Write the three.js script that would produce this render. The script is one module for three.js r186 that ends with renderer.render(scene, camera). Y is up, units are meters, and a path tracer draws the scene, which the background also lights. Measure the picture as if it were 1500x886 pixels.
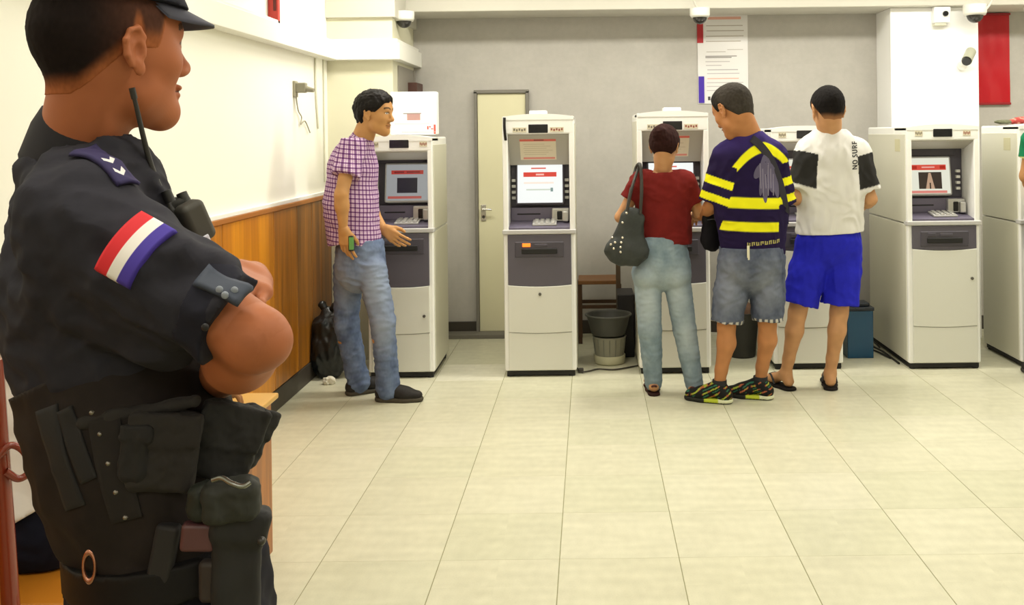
import * as THREE from 'three';
import { RoundedBoxGeometry } from 'three/addons/geometries/RoundedBoxGeometry.js';
import { mergeGeometries } from 'three/addons/utils/BufferGeometryUtils.js';
import { RectAreaLightUniformsLib } from 'three/addons/lights/RectAreaLightUniformsLib.js';
import { ImprovedNoise } from 'three/addons/math/ImprovedNoise.js';

// ------------------------------------------------------------------ camera, light, exposure
const scene = new THREE.Scene();
const F = 1435, CX = 863, CY = 195, EYE = 1.5, ROLL = 0.012;      // level shift-lens camera, slight roll
const camera = new THREE.PerspectiveCamera(2 * Math.atan(691 / F) * 180 / Math.PI, 1500 / 886, 0.05, 60);
camera.position.set(0, EYE, 0);
camera.rotation.z = -ROLL;
camera.setViewOffset(1726, 1382, 0, 496, 1500, 886);
camera.updateProjectionMatrix();
scene.add(camera);
const renderer = new THREE.WebGLRenderer({ antialias: true });
renderer.toneMapping = THREE.LinearToneMapping;
renderer.toneMappingExposure = 1.0;
renderer.shadowMap.enabled = true;
scene.background = new THREE.Color(0x000000);
RectAreaLightUniformsLib.init();
const CEIL = 2.9, LIGHT = 11.5;
const LAMP_SPOTS = [                                                // ceiling panels: x, z, width, length
  [-0.85, -5.8, 1.2, 0.3, 2.4], [0.8, -5.8, 1.2, 0.3, 2.4], [2.45, -5.8, 1.2, 0.3, 2.4], [4.0, -5.8, 1.2, 0.3, 2.4],
  [-0.85, -3.6, 1.2, 0.3], [0.8, -3.6, 1.2, 0.3], [2.45, -3.6, 1.2, 0.3],
  [-0.9, -1.3, 1.2, 0.3], [0.9, -1.3, 1.2, 0.3], [2.7, -1.3, 1.2, 0.3],
  [-0.6, 1.0, 1.2, 0.3], [1.6, 1.0, 1.2, 0.3],
];
const LAMP_COLOR = new THREE.Color().setRGB(1.0, 0.96, 0.86);
const V = (x, y, z) => new THREE.Vector3(x, y, z);

// ------------------------------------------------------------------ helpers
function mulberry(a) { return () => { a |= 0; a = a + 0x6D2B79F5 | 0; let t = Math.imul(a ^ a >>> 15, 1 | a); t = t + Math.imul(t ^ t >>> 7, 61 | t) ^ t; return ((t ^ t >>> 14) >>> 0) / 4294967296; }; }
const rnd = mulberry(20);
const perlin = new ImprovedNoise();
const N3 = (x, y, z) => perlin.noise(x + 101.3, y + 57.7, z + 33.1);
const clamp = (x, a, b) => x < a ? a : x > b ? b : x;
const sstep = (a, b, x) => { const t = clamp((x - a) / (b - a), 0, 1); return t * t * (3 - 2 * t); };
// a point of the room measured from the photograph at a given distance from the camera
function at(px, py, d) {
  const dx = px - CX, dy = py - CY;
  return V((dx - dy * ROLL) * d / F, EYE - (dx * ROLL + dy) * d / F, -d);
}
const counts = {};
function numbered(n) { const k = counts[n] = (counts[n] ?? -1) + 1; return k ? n + '_' + String(k).padStart(3, '0') : n; }
const C = (hex) => new THREE.Color(hex);
const lin = (hex) => { const c = new THREE.Color(hex); return [c.r, c.g, c.b]; };
const mixc = (a, b, t) => [a[0] + (b[0] - a[0]) * t, a[1] + (b[1] - a[1]) * t, a[2] + (b[2] - a[2]) * t];
function mat(hex, rough = 0.6, extra = {}) { return new THREE.MeshPhysicalMaterial({ color: C(hex), roughness: rough, ...extra }); }
function prep(g) { if (!g.index) { const n = g.attributes.position.count, a = new Uint32Array(n); for (let i = 0; i < n; i++) a[i] = i; g.setIndex(new THREE.BufferAttribute(a, 1)); } if (!g.attributes.uv) g.setAttribute('uv', new THREE.BufferAttribute(new Float32Array(g.attributes.position.count * 2), 2)); return g; }
function merge(list) { list = list.flat(); if (list.length === 1) return list[0]; const col = list.some(g => g.attributes.color); for (const g of list) { prep(g); for (const k of Object.keys(g.attributes)) if (!['position', 'normal', 'uv', 'color'].includes(k)) g.deleteAttribute(k); if (!col) g.deleteAttribute('color'); g.morphAttributes = {}; } return mergeGeometries(list, false); }
// thing: a group at its base. parts take geometry in the same axes as the base's parent (world), or local when local = true
function thing(name, label, category, base = V(0, 0, 0), turn = 0, group) {
  const o = new THREE.Group(); o.name = numbered(name); o.position.copy(base); o.rotation.y = turn;
  o.userData = { label, category }; if (group) o.userData.group = group;
  scene.add(o); return o;
}
function part(name, geo, m, parent, label) {
  const o = new THREE.Mesh(merge([geo]), m); o.name = name; if (label) o.userData.label = label;
  parent.add(o); return o;
}
function wpart(name, geo, m, root, parent = root, label) { // geometry given in world axes, root unturned
  const g = merge([geo]); const p = root.position; g.translate(-p.x, -p.y, -p.z); return part(name, g, m, parent, label);
}
function single(name, geo, m, label, category, base = V(0, 0, 0), group) {
  const o = new THREE.Mesh(merge([geo]), m); o.name = numbered(name); o.position.copy(base); o.userData = { label, category };
  if (group) o.userData.group = group; scene.add(o); return o;
}
function struct(name, geo, m) { const o = new THREE.Mesh(merge([geo]), m); o.name = name; o.userData = { kind: 'structure' }; scene.add(o); return o; }
function box(x0, x1, y0, y1, z0, z1) { const g = new THREE.BoxGeometry(x1 - x0, y1 - y0, z1 - z0); g.translate((x0 + x1) / 2, (y0 + y1) / 2, (z0 + z1) / 2); return g; }
function rbox(x0, x1, y0, y1, z0, z1, r = 0.004, s = 2) { const g = new RoundedBoxGeometry(x1 - x0, y1 - y0, z1 - z0, s, Math.min(r, (x1 - x0) / 2.01, (y1 - y0) / 2.01, (z1 - z0) / 2.01)); g.translate((x0 + x1) / 2, (y0 + y1) / 2, (z0 + z1) / 2); return prep(g); }
function cyl(a, b, ra, rb = ra, n = 16) { const d = b.clone().sub(a), g = new THREE.CylinderGeometry(rb, ra, d.length(), n); g.applyQuaternion(new THREE.Quaternion().setFromUnitVectors(V(0, 1, 0), d.clone().normalize())); g.translate((a.x + b.x) / 2, (a.y + b.y) / 2, (a.z + b.z) / 2); return g; }
function tube(pts, r, n = 6, seg = 0) { return new THREE.TubeGeometry(new THREE.CatmullRomCurve3(pts), seg || pts.length * 6, r, n); }
function lathe(profile, n = 32) { return new THREE.LatheGeometry(profile.map(p => new THREE.Vector2(p[0], p[1])), n); }
function uvMetres(g) { // texture coordinates in metres from each face's own plane
  g = g.index ? g.toNonIndexed() : g; const p = g.attributes.position, n = g.attributes.normal, uv = new Float32Array(p.count * 2);
  for (let i = 0; i < p.count; i++) { const ax = Math.abs(n.getX(i)), ay = Math.abs(n.getY(i)), az = Math.abs(n.getZ(i)), x = p.getX(i), y = p.getY(i), z = p.getZ(i);
    if (ay >= ax && ay >= az) { uv[2 * i] = x; uv[2 * i + 1] = z; } else if (ax >= az) { uv[2 * i] = z; uv[2 * i + 1] = y; } else { uv[2 * i] = x; uv[2 * i + 1] = y; } }
  g.setAttribute('uv', new THREE.BufferAttribute(uv, 2)); return prep(g);
}
function dataTex(w, h, fn, srgb = true) {
  const a = new Uint8Array(w * h * 4);
  for (let j = 0; j < h; j++) for (let i = 0; i < w; i++) { const c = fn(i / w, j / h, i, j), k = (j * w + i) * 4; a[k] = clamp(c[0], 0, 255); a[k + 1] = clamp(c[1], 0, 255); a[k + 2] = clamp(c[2], 0, 255); a[k + 3] = 255; }
  const t = new THREE.DataTexture(a, w, h); t.wrapS = t.wrapT = THREE.RepeatWrapping; t.magFilter = THREE.LinearFilter; t.minFilter = THREE.LinearMipmapLinearFilter; t.generateMipmaps = true; if (srgb) t.colorSpace = THREE.SRGBColorSpace; t.needsUpdate = true; return t;
}
function canvasTex(w, h, draw) {
  const c = document.createElement('canvas'); c.width = w; c.height = h; const g = c.getContext('2d'); draw(g, w, h);
  const t = new THREE.CanvasTexture(c); t.colorSpace = THREE.SRGBColorSpace; return t;
}
function card(w, h, t = 0.002) { const g = new THREE.BoxGeometry(w, h, t); return g; }   // thin sheet, print on its front

// ------------------------------------------------------------------ implicit shapes and their mesher
const cap = (a, b, ra, rb = ra) => {
  const bx = b.x - a.x, by = b.y - a.y, bz = b.z - a.z, bb = bx * bx + by * by + bz * bz || 1e-9, r = Math.max(ra, rb);
  const f = (x, y, z) => { const px = x - a.x, py = y - a.y, pz = z - a.z; let t = (px * bx + py * by + pz * bz) / bb; t = t < 0 ? 0 : t > 1 ? 1 : t; const dx = px - bx * t, dy = py - by * t, dz = pz - bz * t; return Math.sqrt(dx * dx + dy * dy + dz * dz) - ra - (rb - ra) * t; };
  f.lo = V(Math.min(a.x, b.x) - r, Math.min(a.y, b.y) - r, Math.min(a.z, b.z) - r); f.hi = V(Math.max(a.x, b.x) + r, Math.max(a.y, b.y) + r, Math.max(a.z, b.z) + r); return f;
};
const ecap = (a, b, ra, rb, ax, s) => { // tapered capsule squashed along the unit axis ax by s
  const bx = b.x - a.x, by = b.y - a.y, bz = b.z - a.z, k = 1 / s - 1, r = Math.max(ra, rb), m = Math.min(1, s);
  const b1 = bx * ax.x + by * ax.y + bz * ax.z, cx = bx + ax.x * b1 * k, cy = by + ax.y * b1 * k, cz = bz + ax.z * b1 * k, bb = cx * cx + cy * cy + cz * cz || 1e-9;
  const f = (x, y, z) => { let px = x - a.x, py = y - a.y, pz = z - a.z; const q = (px * ax.x + py * ax.y + pz * ax.z) * k; px += ax.x * q; py += ax.y * q; pz += ax.z * q;
    let t = (px * cx + py * cy + pz * cz) / bb; t = t < 0 ? 0 : t > 1 ? 1 : t; const dx = px - cx * t, dy = py - cy * t, dz = pz - cz * t; return (Math.sqrt(dx * dx + dy * dy + dz * dz) - ra - (rb - ra) * t) * (m + (1 - m) * 0.35); };
  const R = r * Math.max(1, s); f.lo = V(Math.min(a.x, b.x) - R, Math.min(a.y, b.y) - R, Math.min(a.z, b.z) - R); f.hi = V(Math.max(a.x, b.x) + R, Math.max(a.y, b.y) + R, Math.max(a.z, b.z) + R); return f;
};
const ell = (c, rx, ry, rz, Q) => { // ellipsoid; Q = [right, up, forward]
  const R = Math.max(rx, ry, rz), X = Q ? Q[0] : V(1, 0, 0), Y = Q ? Q[1] : V(0, 1, 0), Z = Q ? Q[2] : V(0, 0, 1);
  const f = (x, y, z) => { const px = x - c.x, py = y - c.y, pz = z - c.z; const u = (px * X.x + py * X.y + pz * X.z) / rx, v = (px * Y.x + py * Y.y + pz * Y.z) / ry, w = (px * Z.x + py * Z.y + pz * Z.z) / rz;
    const k0 = Math.sqrt(u * u + v * v + w * w), k1 = Math.sqrt(u * u / rx / rx + v * v / ry / ry + w * w / rz / rz); return k1 < 1e-9 ? -Math.min(rx, ry, rz) : k0 * (k0 - 1) / k1; };
  f.lo = V(c.x - R, c.y - R, c.z - R); f.hi = V(c.x + R, c.y + R, c.z + R); return f;
};
const bbOf = (l) => { const lo = V(1e9, 1e9, 1e9), hi = V(-1e9, -1e9, -1e9); for (const f of l) { lo.min(f.lo); hi.max(f.hi); } return [lo, hi]; };
const smin = (a, b, k) => { const h = k - Math.abs(a - b); return h > 0 ? Math.min(a, b) - h * h / (4 * k) : Math.min(a, b); };
const union = (l, k = 0.02) => { const f = (x, y, z) => { let d = 1e3; for (let i = 0; i < l.length; i++) d = smin(d, l[i](x, y, z), k); return d; }; [f.lo, f.hi] = bbOf(l); return f; };
const keep = (f, g) => { const h = (x, y, z) => Math.max(f(x, y, z), g(x, y, z)); h.lo = f.lo; h.hi = f.hi; return h; };      // g < 0 is kept
const cut = (f, p, n) => { const c = n.dot(p), h = (x, y, z) => Math.max(f(x, y, z), n.x * x + n.y * y + n.z * z - c); h.lo = f.lo; h.hi = f.hi; return h; }; // keeps the side away from n
const grow = (f, r) => { const h = (x, y, z) => f(x, y, z) - r; h.lo = f.lo.clone().addScalar(-r); h.hi = f.hi.clone().addScalar(r); return h; };
const bend = (f, fn, pad = 0.015) => { const h = (x, y, z) => f(x, y, z) - fn(x, y, z); h.lo = f.lo.clone().addScalar(-pad); h.hi = f.hi.clone().addScalar(pad); return h; };
function meshField(f, cell, color, uvfn) {
  const lo = f.lo.clone().addScalar(-2.5 * cell), hi = f.hi.clone().addScalar(2.5 * cell), B = 4;
  const nx = Math.ceil((hi.x - lo.x) / cell / B) * B + 1, ny = Math.ceil((hi.y - lo.y) / cell / B) * B + 1, nz = Math.ceil((hi.z - lo.z) / cell / B) * B + 1;
  const g = new Float32Array(nx * ny * nz).fill(1), reach = B * cell * 0.87 * 1.25 + 0.004, sx = 1, sy = nx, sz = nx * ny;
  for (let bz = 0; bz < nz; bz += B) for (let by = 0; by < ny; by += B) for (let bx = 0; bx < nx; bx += B) {
    const d = f(lo.x + (bx + B / 2 - 0.5) * cell, lo.y + (by + B / 2 - 0.5) * cell, lo.z + (bz + B / 2 - 0.5) * cell), far = Math.abs(d) > reach;
    for (let z = bz; z < Math.min(bz + B, nz); z++) for (let y = by; y < Math.min(by + B, ny); y++) for (let x = bx; x < Math.min(bx + B, nx); x++) g[x * sx + y * sy + z * sz] = far ? d : f(lo.x + x * cell, lo.y + y * cell, lo.z + z * cell);
  }
  const id = new Int32Array(nx * ny * nz).fill(-1), P = [], I = [], off = [0, sx, sy, sx + sy, sz, sx + sz, sy + sz, sx + sy + sz];
  const E = [[0, 1], [0, 2], [0, 4], [1, 3], [1, 5], [2, 3], [2, 6], [3, 7], [4, 5], [4, 6], [5, 7], [6, 7]];
  for (let z = 0; z < nz - 1; z++) for (let y = 0; y < ny - 1; y++) for (let x = 0; x < nx - 1; x++) {
    const o = x + y * sy + z * sz; let m = 0; for (let k = 0; k < 8; k++) if (g[o + off[k]] < 0) m |= 1 << k; if (m === 0 || m === 255) continue;
    let ax = 0, ay = 0, az = 0, n = 0;
    for (const [a, b] of E) { const va = g[o + off[a]], vb = g[o + off[b]]; if (va < 0 === vb < 0) continue; const t = va / (va - vb); ax += (a & 1) + ((b & 1) - (a & 1)) * t; ay += (a >> 1 & 1) + ((b >> 1 & 1) - (a >> 1 & 1)) * t; az += (a >> 2) + ((b >> 2) - (a >> 2)) * t; n++; }
    id[o] = P.length / 3; P.push(lo.x + (x + ax / n) * cell, lo.y + (y + ay / n) * cell, lo.z + (z + az / n) * cell);
  }
  const quad = (a, b, c, d, flip) => { if (a < 0 || b < 0 || c < 0 || d < 0) return; if (flip) I.push(a, d, c, a, c, b); else I.push(a, b, c, a, c, d); };
  for (let z = 1; z < nz - 1; z++) for (let y = 1; y < ny - 1; y++) for (let x = 1; x < nx - 1; x++) {
    const o = x + y * sy + z * sz, s = g[o] < 0;
    if (s !== g[o + sx] < 0) quad(id[o - sy - sz], id[o - sz], id[o], id[o - sy], !s);
    if (s !== g[o + sy] < 0) quad(id[o - sx - sz], id[o - sx], id[o], id[o - sz], !s);
    if (s !== g[o + sz] < 0) quad(id[o - sx - sy], id[o - sy], id[o], id[o - sx], !s);
  }
  const geo = new THREE.BufferGeometry(); geo.setAttribute('position', new THREE.Float32BufferAttribute(P, 3)); geo.setIndex(I); geo.computeVertexNormals();
  const n = P.length / 3, nr = geo.attributes.normal;
  if (color) { const c = new Float32Array(n * 3); for (let i = 0; i < n; i++) c.set(color(P[3 * i], P[3 * i + 1], P[3 * i + 2], nr.getX(i), nr.getY(i), nr.getZ(i)), 3 * i); geo.setAttribute('color', new THREE.BufferAttribute(c, 3)); }
  const uv = new Float32Array(n * 2); if (uvfn) for (let i = 0; i < n; i++) uv.set(uvfn(P[3 * i], P[3 * i + 1], P[3 * i + 2]), 2 * i);
  geo.setAttribute('uv', new THREE.BufferAttribute(uv, 2)); return geo;
}
// a sheet lying on an implicit surface: centre, side and up vectors (half sizes), looked up along dir
function patch(f, c, u, v, dir, nu = 12, nv = 12, lift = 0.0015, thick = 0.002) {
  const P = [], UV = [], I = []; let last = 0.155;
  for (let s = 0; s < 2; s++) for (let j = 0; j <= nv; j++) for (let i = 0; i <= nu; i++) {
    const a = i / nu * 2 - 1, b = j / nv * 2 - 1; let x = c.x + u.x * a + v.x * b - dir.x * 0.15, y = c.y + u.y * a + v.y * b - dir.y * 0.15, z = c.z + u.z * a + v.z * b - dir.z * 0.15;
    const x0 = x, y0 = y, z0 = z; let go = 0; for (let k = 0; k < 80; k++) { const d = f(x, y, z) - lift; if (d < 1e-4) { last = go; break; } go += d * 0.7; if (go > 0.4) { go = last; x = x0 + dir.x * go; y = y0 + dir.y * go; z = z0 + dir.z * go; break; } x += dir.x * d * 0.7; y += dir.y * d * 0.7; z += dir.z * d * 0.7; }
    const w = s ? thick : 0; P.push(x + dir.x * w, y + dir.y * w, z + dir.z * w); UV.push(i / nu, j / nv);
  }
  const M = (nu + 1) * (nv + 1), q = (a, b, c2, d) => I.push(a, b, c2, a, c2, d);
  for (let j = 0; j < nv; j++) for (let i = 0; i < nu; i++) { const a = j * (nu + 1) + i; q(a, a + 1, a + nu + 2, a + nu + 1); q(M + a, M + a + nu + 1, M + a + nu + 2, M + a + 1); }
  for (let i = 0; i < nu; i++) { q(i, M + i, M + i + 1, i + 1); const a = nv * (nu + 1) + i; q(a, a + 1, M + a + 1, M + a); }
  for (let j = 0; j < nv; j++) { const a = j * (nu + 1), b = a + nu; q(a, a + nu + 1, M + a + nu + 1, M + a); q(b, M + b, M + b + nu + 1, b + nu + 1); }
  const g = new THREE.BufferGeometry(); g.setAttribute('position', new THREE.Float32BufferAttribute(P, 3)); g.setAttribute('uv', new THREE.Float32BufferAttribute(UV, 2)); g.setIndex(I); g.computeVertexNormals(); return g;
}

const normalOf = (f, c, e = 0.004) => V(f(c.x + e, c.y, c.z) - f(c.x - e, c.y, c.z), f(c.x, c.y + e, c.z) - f(c.x, c.y - e, c.z), f(c.x, c.y, c.z + e) - f(c.x, c.y, c.z - e)).normalize();
const onPlane = (v, n) => { const L = v.length(); return v.clone().addScaledVector(n, -v.dot(n)).normalize().multiplyScalar(L); };

// ------------------------------------------------------------------ the room
const XL = -1.75, XR = 5.2, ZB = -7.35, ZF = 2.4;
const paintNoise = dataTex(256, 256, (u, v, i, j) => { const n = N3(i / 40, j / 40, 1) * 6 + N3(i / 9, j / 9, 2) * 4 + N3(i / 2.5, j / 2.5, 3) * 3; return [243 + n, 243 + n, 242 + n]; });
const M = {
  wallBack: mat('#bcb8b1', 0.75, { map: paintNoise }), wallLeft: mat('#f6f4e8', 0.6), trim: mat('#ecebe2', 0.55), white: mat('#f2f1ec', 0.45), pilaster: mat('#d9d6bd', 0.6),
  beam: mat('#c9c6ba', 0.7), ceiling: mat('#e9e7e0', 0.8), grout: mat('#8f8d68', 0.8), dark: mat('#24211f', 0.6), baseboard: mat('#3a342c', 0.5), rail: mat('#a8692c', 0.35),
};
const slab = struct('floor', box(XL - 0.15, XR + 0.15, -0.2, -0.0015, ZB - 0.15, ZF + 0.15), M.grout);
const tileTex = dataTex(512, 512, (u, v, i, j) => { const n = N3(i / 90, j / 25, 5) * 10 + N3(i / 16, j / 30, 6) * 6 + N3(i / 3, j / 3, 7) * 4 + (N3(i / 1.5, j / 1.5, 9) > 0.45 ? -7 : 0); return [240 + n, 240 + n, 237 + n * 1.1]; });
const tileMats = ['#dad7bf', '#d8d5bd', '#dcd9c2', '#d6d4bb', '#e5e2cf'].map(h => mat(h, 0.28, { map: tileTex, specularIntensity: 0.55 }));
{
  const S = 0.421, variants = [0, 1, 2].map(k => { const g = uvMetres(rbox(-S / 2 + 0.0015, S / 2 - 0.0015, -0.012, 0, -S / 2 + 0.001, S / 2 - 0.001, 0.0012, 1)); const uv = g.attributes.uv; for (let i = 0; i < uv.count; i++) uv.setXY(i, uv.getX(i) + k * 0.33, uv.getY(i) + k * 0.21); return g; });
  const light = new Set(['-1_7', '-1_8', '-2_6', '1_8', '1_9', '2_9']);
  for (let r = -5; r <= 9; r++) for (let c = -4; c <= 10; c++) {
    const x = -0.122 + S * (c + 0.5), z = -(3.455 + 0.42 * (r + 0.5)), x0 = Math.max(XL, x - S / 2), z0 = Math.max(ZB, z - S / 2); if (x + S / 2 < XL + 0.02 || z + S / 2 < ZB + 0.02) continue;
    let g = variants[Math.floor(rnd() * 3)]; const edge = x0 > x - S / 2 || z0 > z - S / 2;
    if (edge) { g = uvMetres(box(x0 - x + 0.001, S / 2 - 0.001, -0.012, 0, z0 - z + 0.001, S / 2 - 0.001)); }
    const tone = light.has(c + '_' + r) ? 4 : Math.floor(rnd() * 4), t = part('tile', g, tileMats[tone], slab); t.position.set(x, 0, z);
  }
}
struct('ceiling', box(XL - 0.15, XR + 0.15, CEIL, CEIL + 0.2, ZB - 0.15, ZF + 0.15), M.ceiling);
const wl = struct('wall_left', box(XL - 0.15, XL, 0, CEIL, ZB - 0.15, ZF), M.wallLeft);
struct('wall_back', uvMetres(box(XL, XR, 0, CEIL, ZB - 0.15, ZB)), M.wallBack);
struct('wall_right', box(XR, XR + 0.15, 0, CEIL, ZB - 0.15, ZF), M.wallLeft);
struct('wall_front', box(XL - 0.15, XR + 0.15, 0, CEIL, ZF, ZF + 0.15), M.wallLeft);
struct('ceiling_beam', rbox(XL, XR, 2.37, CEIL, ZB, -6.92, 0.008), M.beam);
{ // corner pilaster with its stepped mouldings
  const p = struct('pilaster', box(XL, -1.31, 0, CEIL, ZB, -6.56), M.pilaster);
  part('moulding', [rbox(XL, -1.25, 2.005, 2.115, ZB, -6.49, 0.004), rbox(XL, -1.27, 2.118, 2.145, ZB, -6.52, 0.004)], M.trim, p);
  part('upper_block', rbox(XL, -1.285, 2.29, CEIL, ZB, -6.53, 0.004), M.beam, p);
  part('recess_frame', [box(-1.312, -1.295, 1.15, 1.98, -7.33, -7.27), box(-1.312, -1.300, 1.15, 1.98, -7.27, -6.72)], mat('#8f8a80', 0.6), p);
  part('fuse_box', rbox(-1.31, -1.235, 1.78, 1.88, -7.3, -7.05, 0.004), mat('#4a2c22', 0.5), p);
}
const column = struct('column', rbox(2.162, 2.79, 0, 2.37, ZB, -7.0, 0.006), mat('#f3f3f1', 0.5));
{ // left wall ledge, wainscot boards, rail and baseboard
  const t = struct('trim_1', rbox(XL, XL + 0.085, 2.005, 2.115, -6.5, ZF - 0.02, 0.004), M.trim);
  part('upper_strip', rbox(XL, XL + 0.055, 2.118, 2.14, -6.5, ZF - 0.02, 0.004), M.trim, t);
  const wood = (seed, base, dark) => dataTex(256, 512, (u, v, i, j) => { const wv = N3(u * 2 + seed, v * 1.2, seed) * 2; const g = N3(u * 16 + wv + seed * 3, v * 1.5, seed) * 0.55 + N3(u * 60 + wv * 2, v * 3, seed + 4) * 0.3 + N3(u * 4 + seed, v * 0.7, seed + 8) * 0.7; const k = clamp(0.42 + g * 0.62, 0, 1); return [base[0] + (dark[0] - base[0]) * k, base[1] + (dark[1] - base[1]) * k, base[2] + (dark[2] - base[2]) * k]; });
  const woods = [wood(1.3, [222, 146, 18], [176, 104, 8]), wood(4.1, [206, 130, 20], [134, 80, 12]), wood(7.7, [176, 112, 30], [88, 54, 16]), wood(9.2, [194, 124, 28], [108, 64, 16])].map(t => { t.repeat.set(2.6, 0.86); return new THREE.MeshPhysicalMaterial({ map: t, roughness: 0.38, clearcoat: 0.25, clearcoatRoughness: 0.3 }); });
  let z = -6.555, k = 0; const widths = [0.25, 0.22, 0.3, 0.43, 0.74, 0.4, 0.6, 0.6, 0.6, 0.6, 0.6, 0.6, 0.6, 0.6, 0.6]; const kinds = [2, 3, 2, 1, 0, 1, 0, 3, 0, 1, 0, 3, 0, 1, 0];
  for (const w of widths) { const g = uvMetres(rbox(XL + 0.001, XL + 0.018, 0.115, 1.09, z, z + w - 0.006, 0.003, 1)); part('plank', g, woods[kinds[k]], wl); z += w; k++; }
  struct('trim_2', [rbox(XL, XL + 0.03, 1.092, 1.118, -6.555, ZF - 0.02, 0.004), ], M.rail);
  struct('trim_3', rbox(XL, XL + 0.024, 1.118, 1.14, -6.555, ZF - 0.02, 0.003), M.white);
  struct('baseboard_left', rbox(XL, XL + 0.024, 0, 0.112, -6.555, ZF - 0.02, 0.003), M.baseboard);
  struct('baseboard_back', [rbox(-1.3, -0.86, 0, 0.1, ZB, ZB + 0.018, 0.003), rbox(-0.43, 2.16, 0, 0.1, ZB, ZB + 0.018, 0.003), rbox(2.79, XR, 0, 0.1, ZB, ZB + 0.018, 0.003)], M.baseboard);
}
{ // narrow service door in the back wall
  const a = at(701, 483, 7.33), b = at(772, 134, 7.33), x0 = a.x, x1 = b.x, top = b.y;
  const d = struct('door_1', rbox(x0 + 0.012, x1 - 0.012, 0.03, top - 0.012, ZB, ZB + 0.03, 0.004), mat('#d8d3b0', 0.45));
  part('door_frame', [box(x0 - 0.012, x0 + 0.01, 0.02, top, ZB, ZB + 0.05), box(x1 - 0.01, x1 + 0.012, 0, top, ZB, ZB + 0.05), box(x0 - 0.012, x1 + 0.012, top - 0.01, top + 0.014, ZB, ZB + 0.05)], mat('#77736a', 0.5), d);
  const hx = at(708, 306, 7.3).x, hy = at(708, 306, 7.3).y, zz = ZB + 0.03;
  const h = part('door_handle', [rbox(hx - 0.018, hx + 0.018, hy - 0.09, hy + 0.03, zz, zz + 0.008, 0.003), cyl(V(hx, hy, zz), V(hx, hy, zz + 0.055), 0.009), cyl(V(hx - 0.005, hy, zz + 0.05), V(hx + 0.065, hy - 0.004, zz + 0.05), 0.008)], mat('#c9c6bd', 0.25, { metalness: 0.8 }), d);
  part('keyhole', cyl(V(hx, hy - 0.06, zz + 0.006), V(hx, hy - 0.06, zz + 0.012), 0.011), mat('#3a3833', 0.4), h);
  struct('trim_4', rbox(x0 - 0.25, x1 + 0.06, 0, 0.03, ZB, ZB + 0.16, 0.004), mat('#6f6b60', 0.6));
}
// ceiling light panels: the fitting glows softly, the light itself sits just below it
{
  const glow = new THREE.MeshStandardMaterial({ color: 0xffffff, emissive: LAMP_COLOR, emissiveIntensity: 3 }), frame = mat('#e8e8e4', 0.5);
  LAMP_SPOTS.forEach(([x, z, w, l], i) => {
    const row = ['over the cash machines', 'over the middle of the floor', 'above the guard', 'behind the guard'][i < 4 ? 0 : i < 7 ? 1 : i < 10 ? 2 : 3], nth = ['first', 'second', 'third', 'fourth'][i < 4 ? i : i < 7 ? i - 4 : i < 10 ? i - 7 : i - 10];
    const t = thing('ceiling_light', nth + ' long ceiling light panel from the left wall, ' + row, 'ceiling light', V(x, CEIL, z), 0, 'ceiling light panels ' + row);
    part('frame', [box(-w / 2 - 0.03, w / 2 + 0.03, -0.05, 0, -l / 2 - 0.03, -l / 2), box(-w / 2 - 0.03, w / 2 + 0.03, -0.05, 0, l / 2, l / 2 + 0.03), box(-w / 2 - 0.03, -w / 2, -0.05, 0, -l / 2, l / 2), box(w / 2, w / 2 + 0.03, -0.05, 0, -l / 2, l / 2)], frame, t);
    part('light_diffuser', box(-w / 2, w / 2, -0.04, -0.03, -l / 2, l / 2), glow, t);
    const r = new THREE.RectAreaLight(LAMP_COLOR, LIGHT * (LAMP_SPOTS[i][4] ?? 1), w, l); r.position.set(x, CEIL - 0.055, z); r.rotation.x = -Math.PI / 2; scene.add(r);
  });
}

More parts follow.
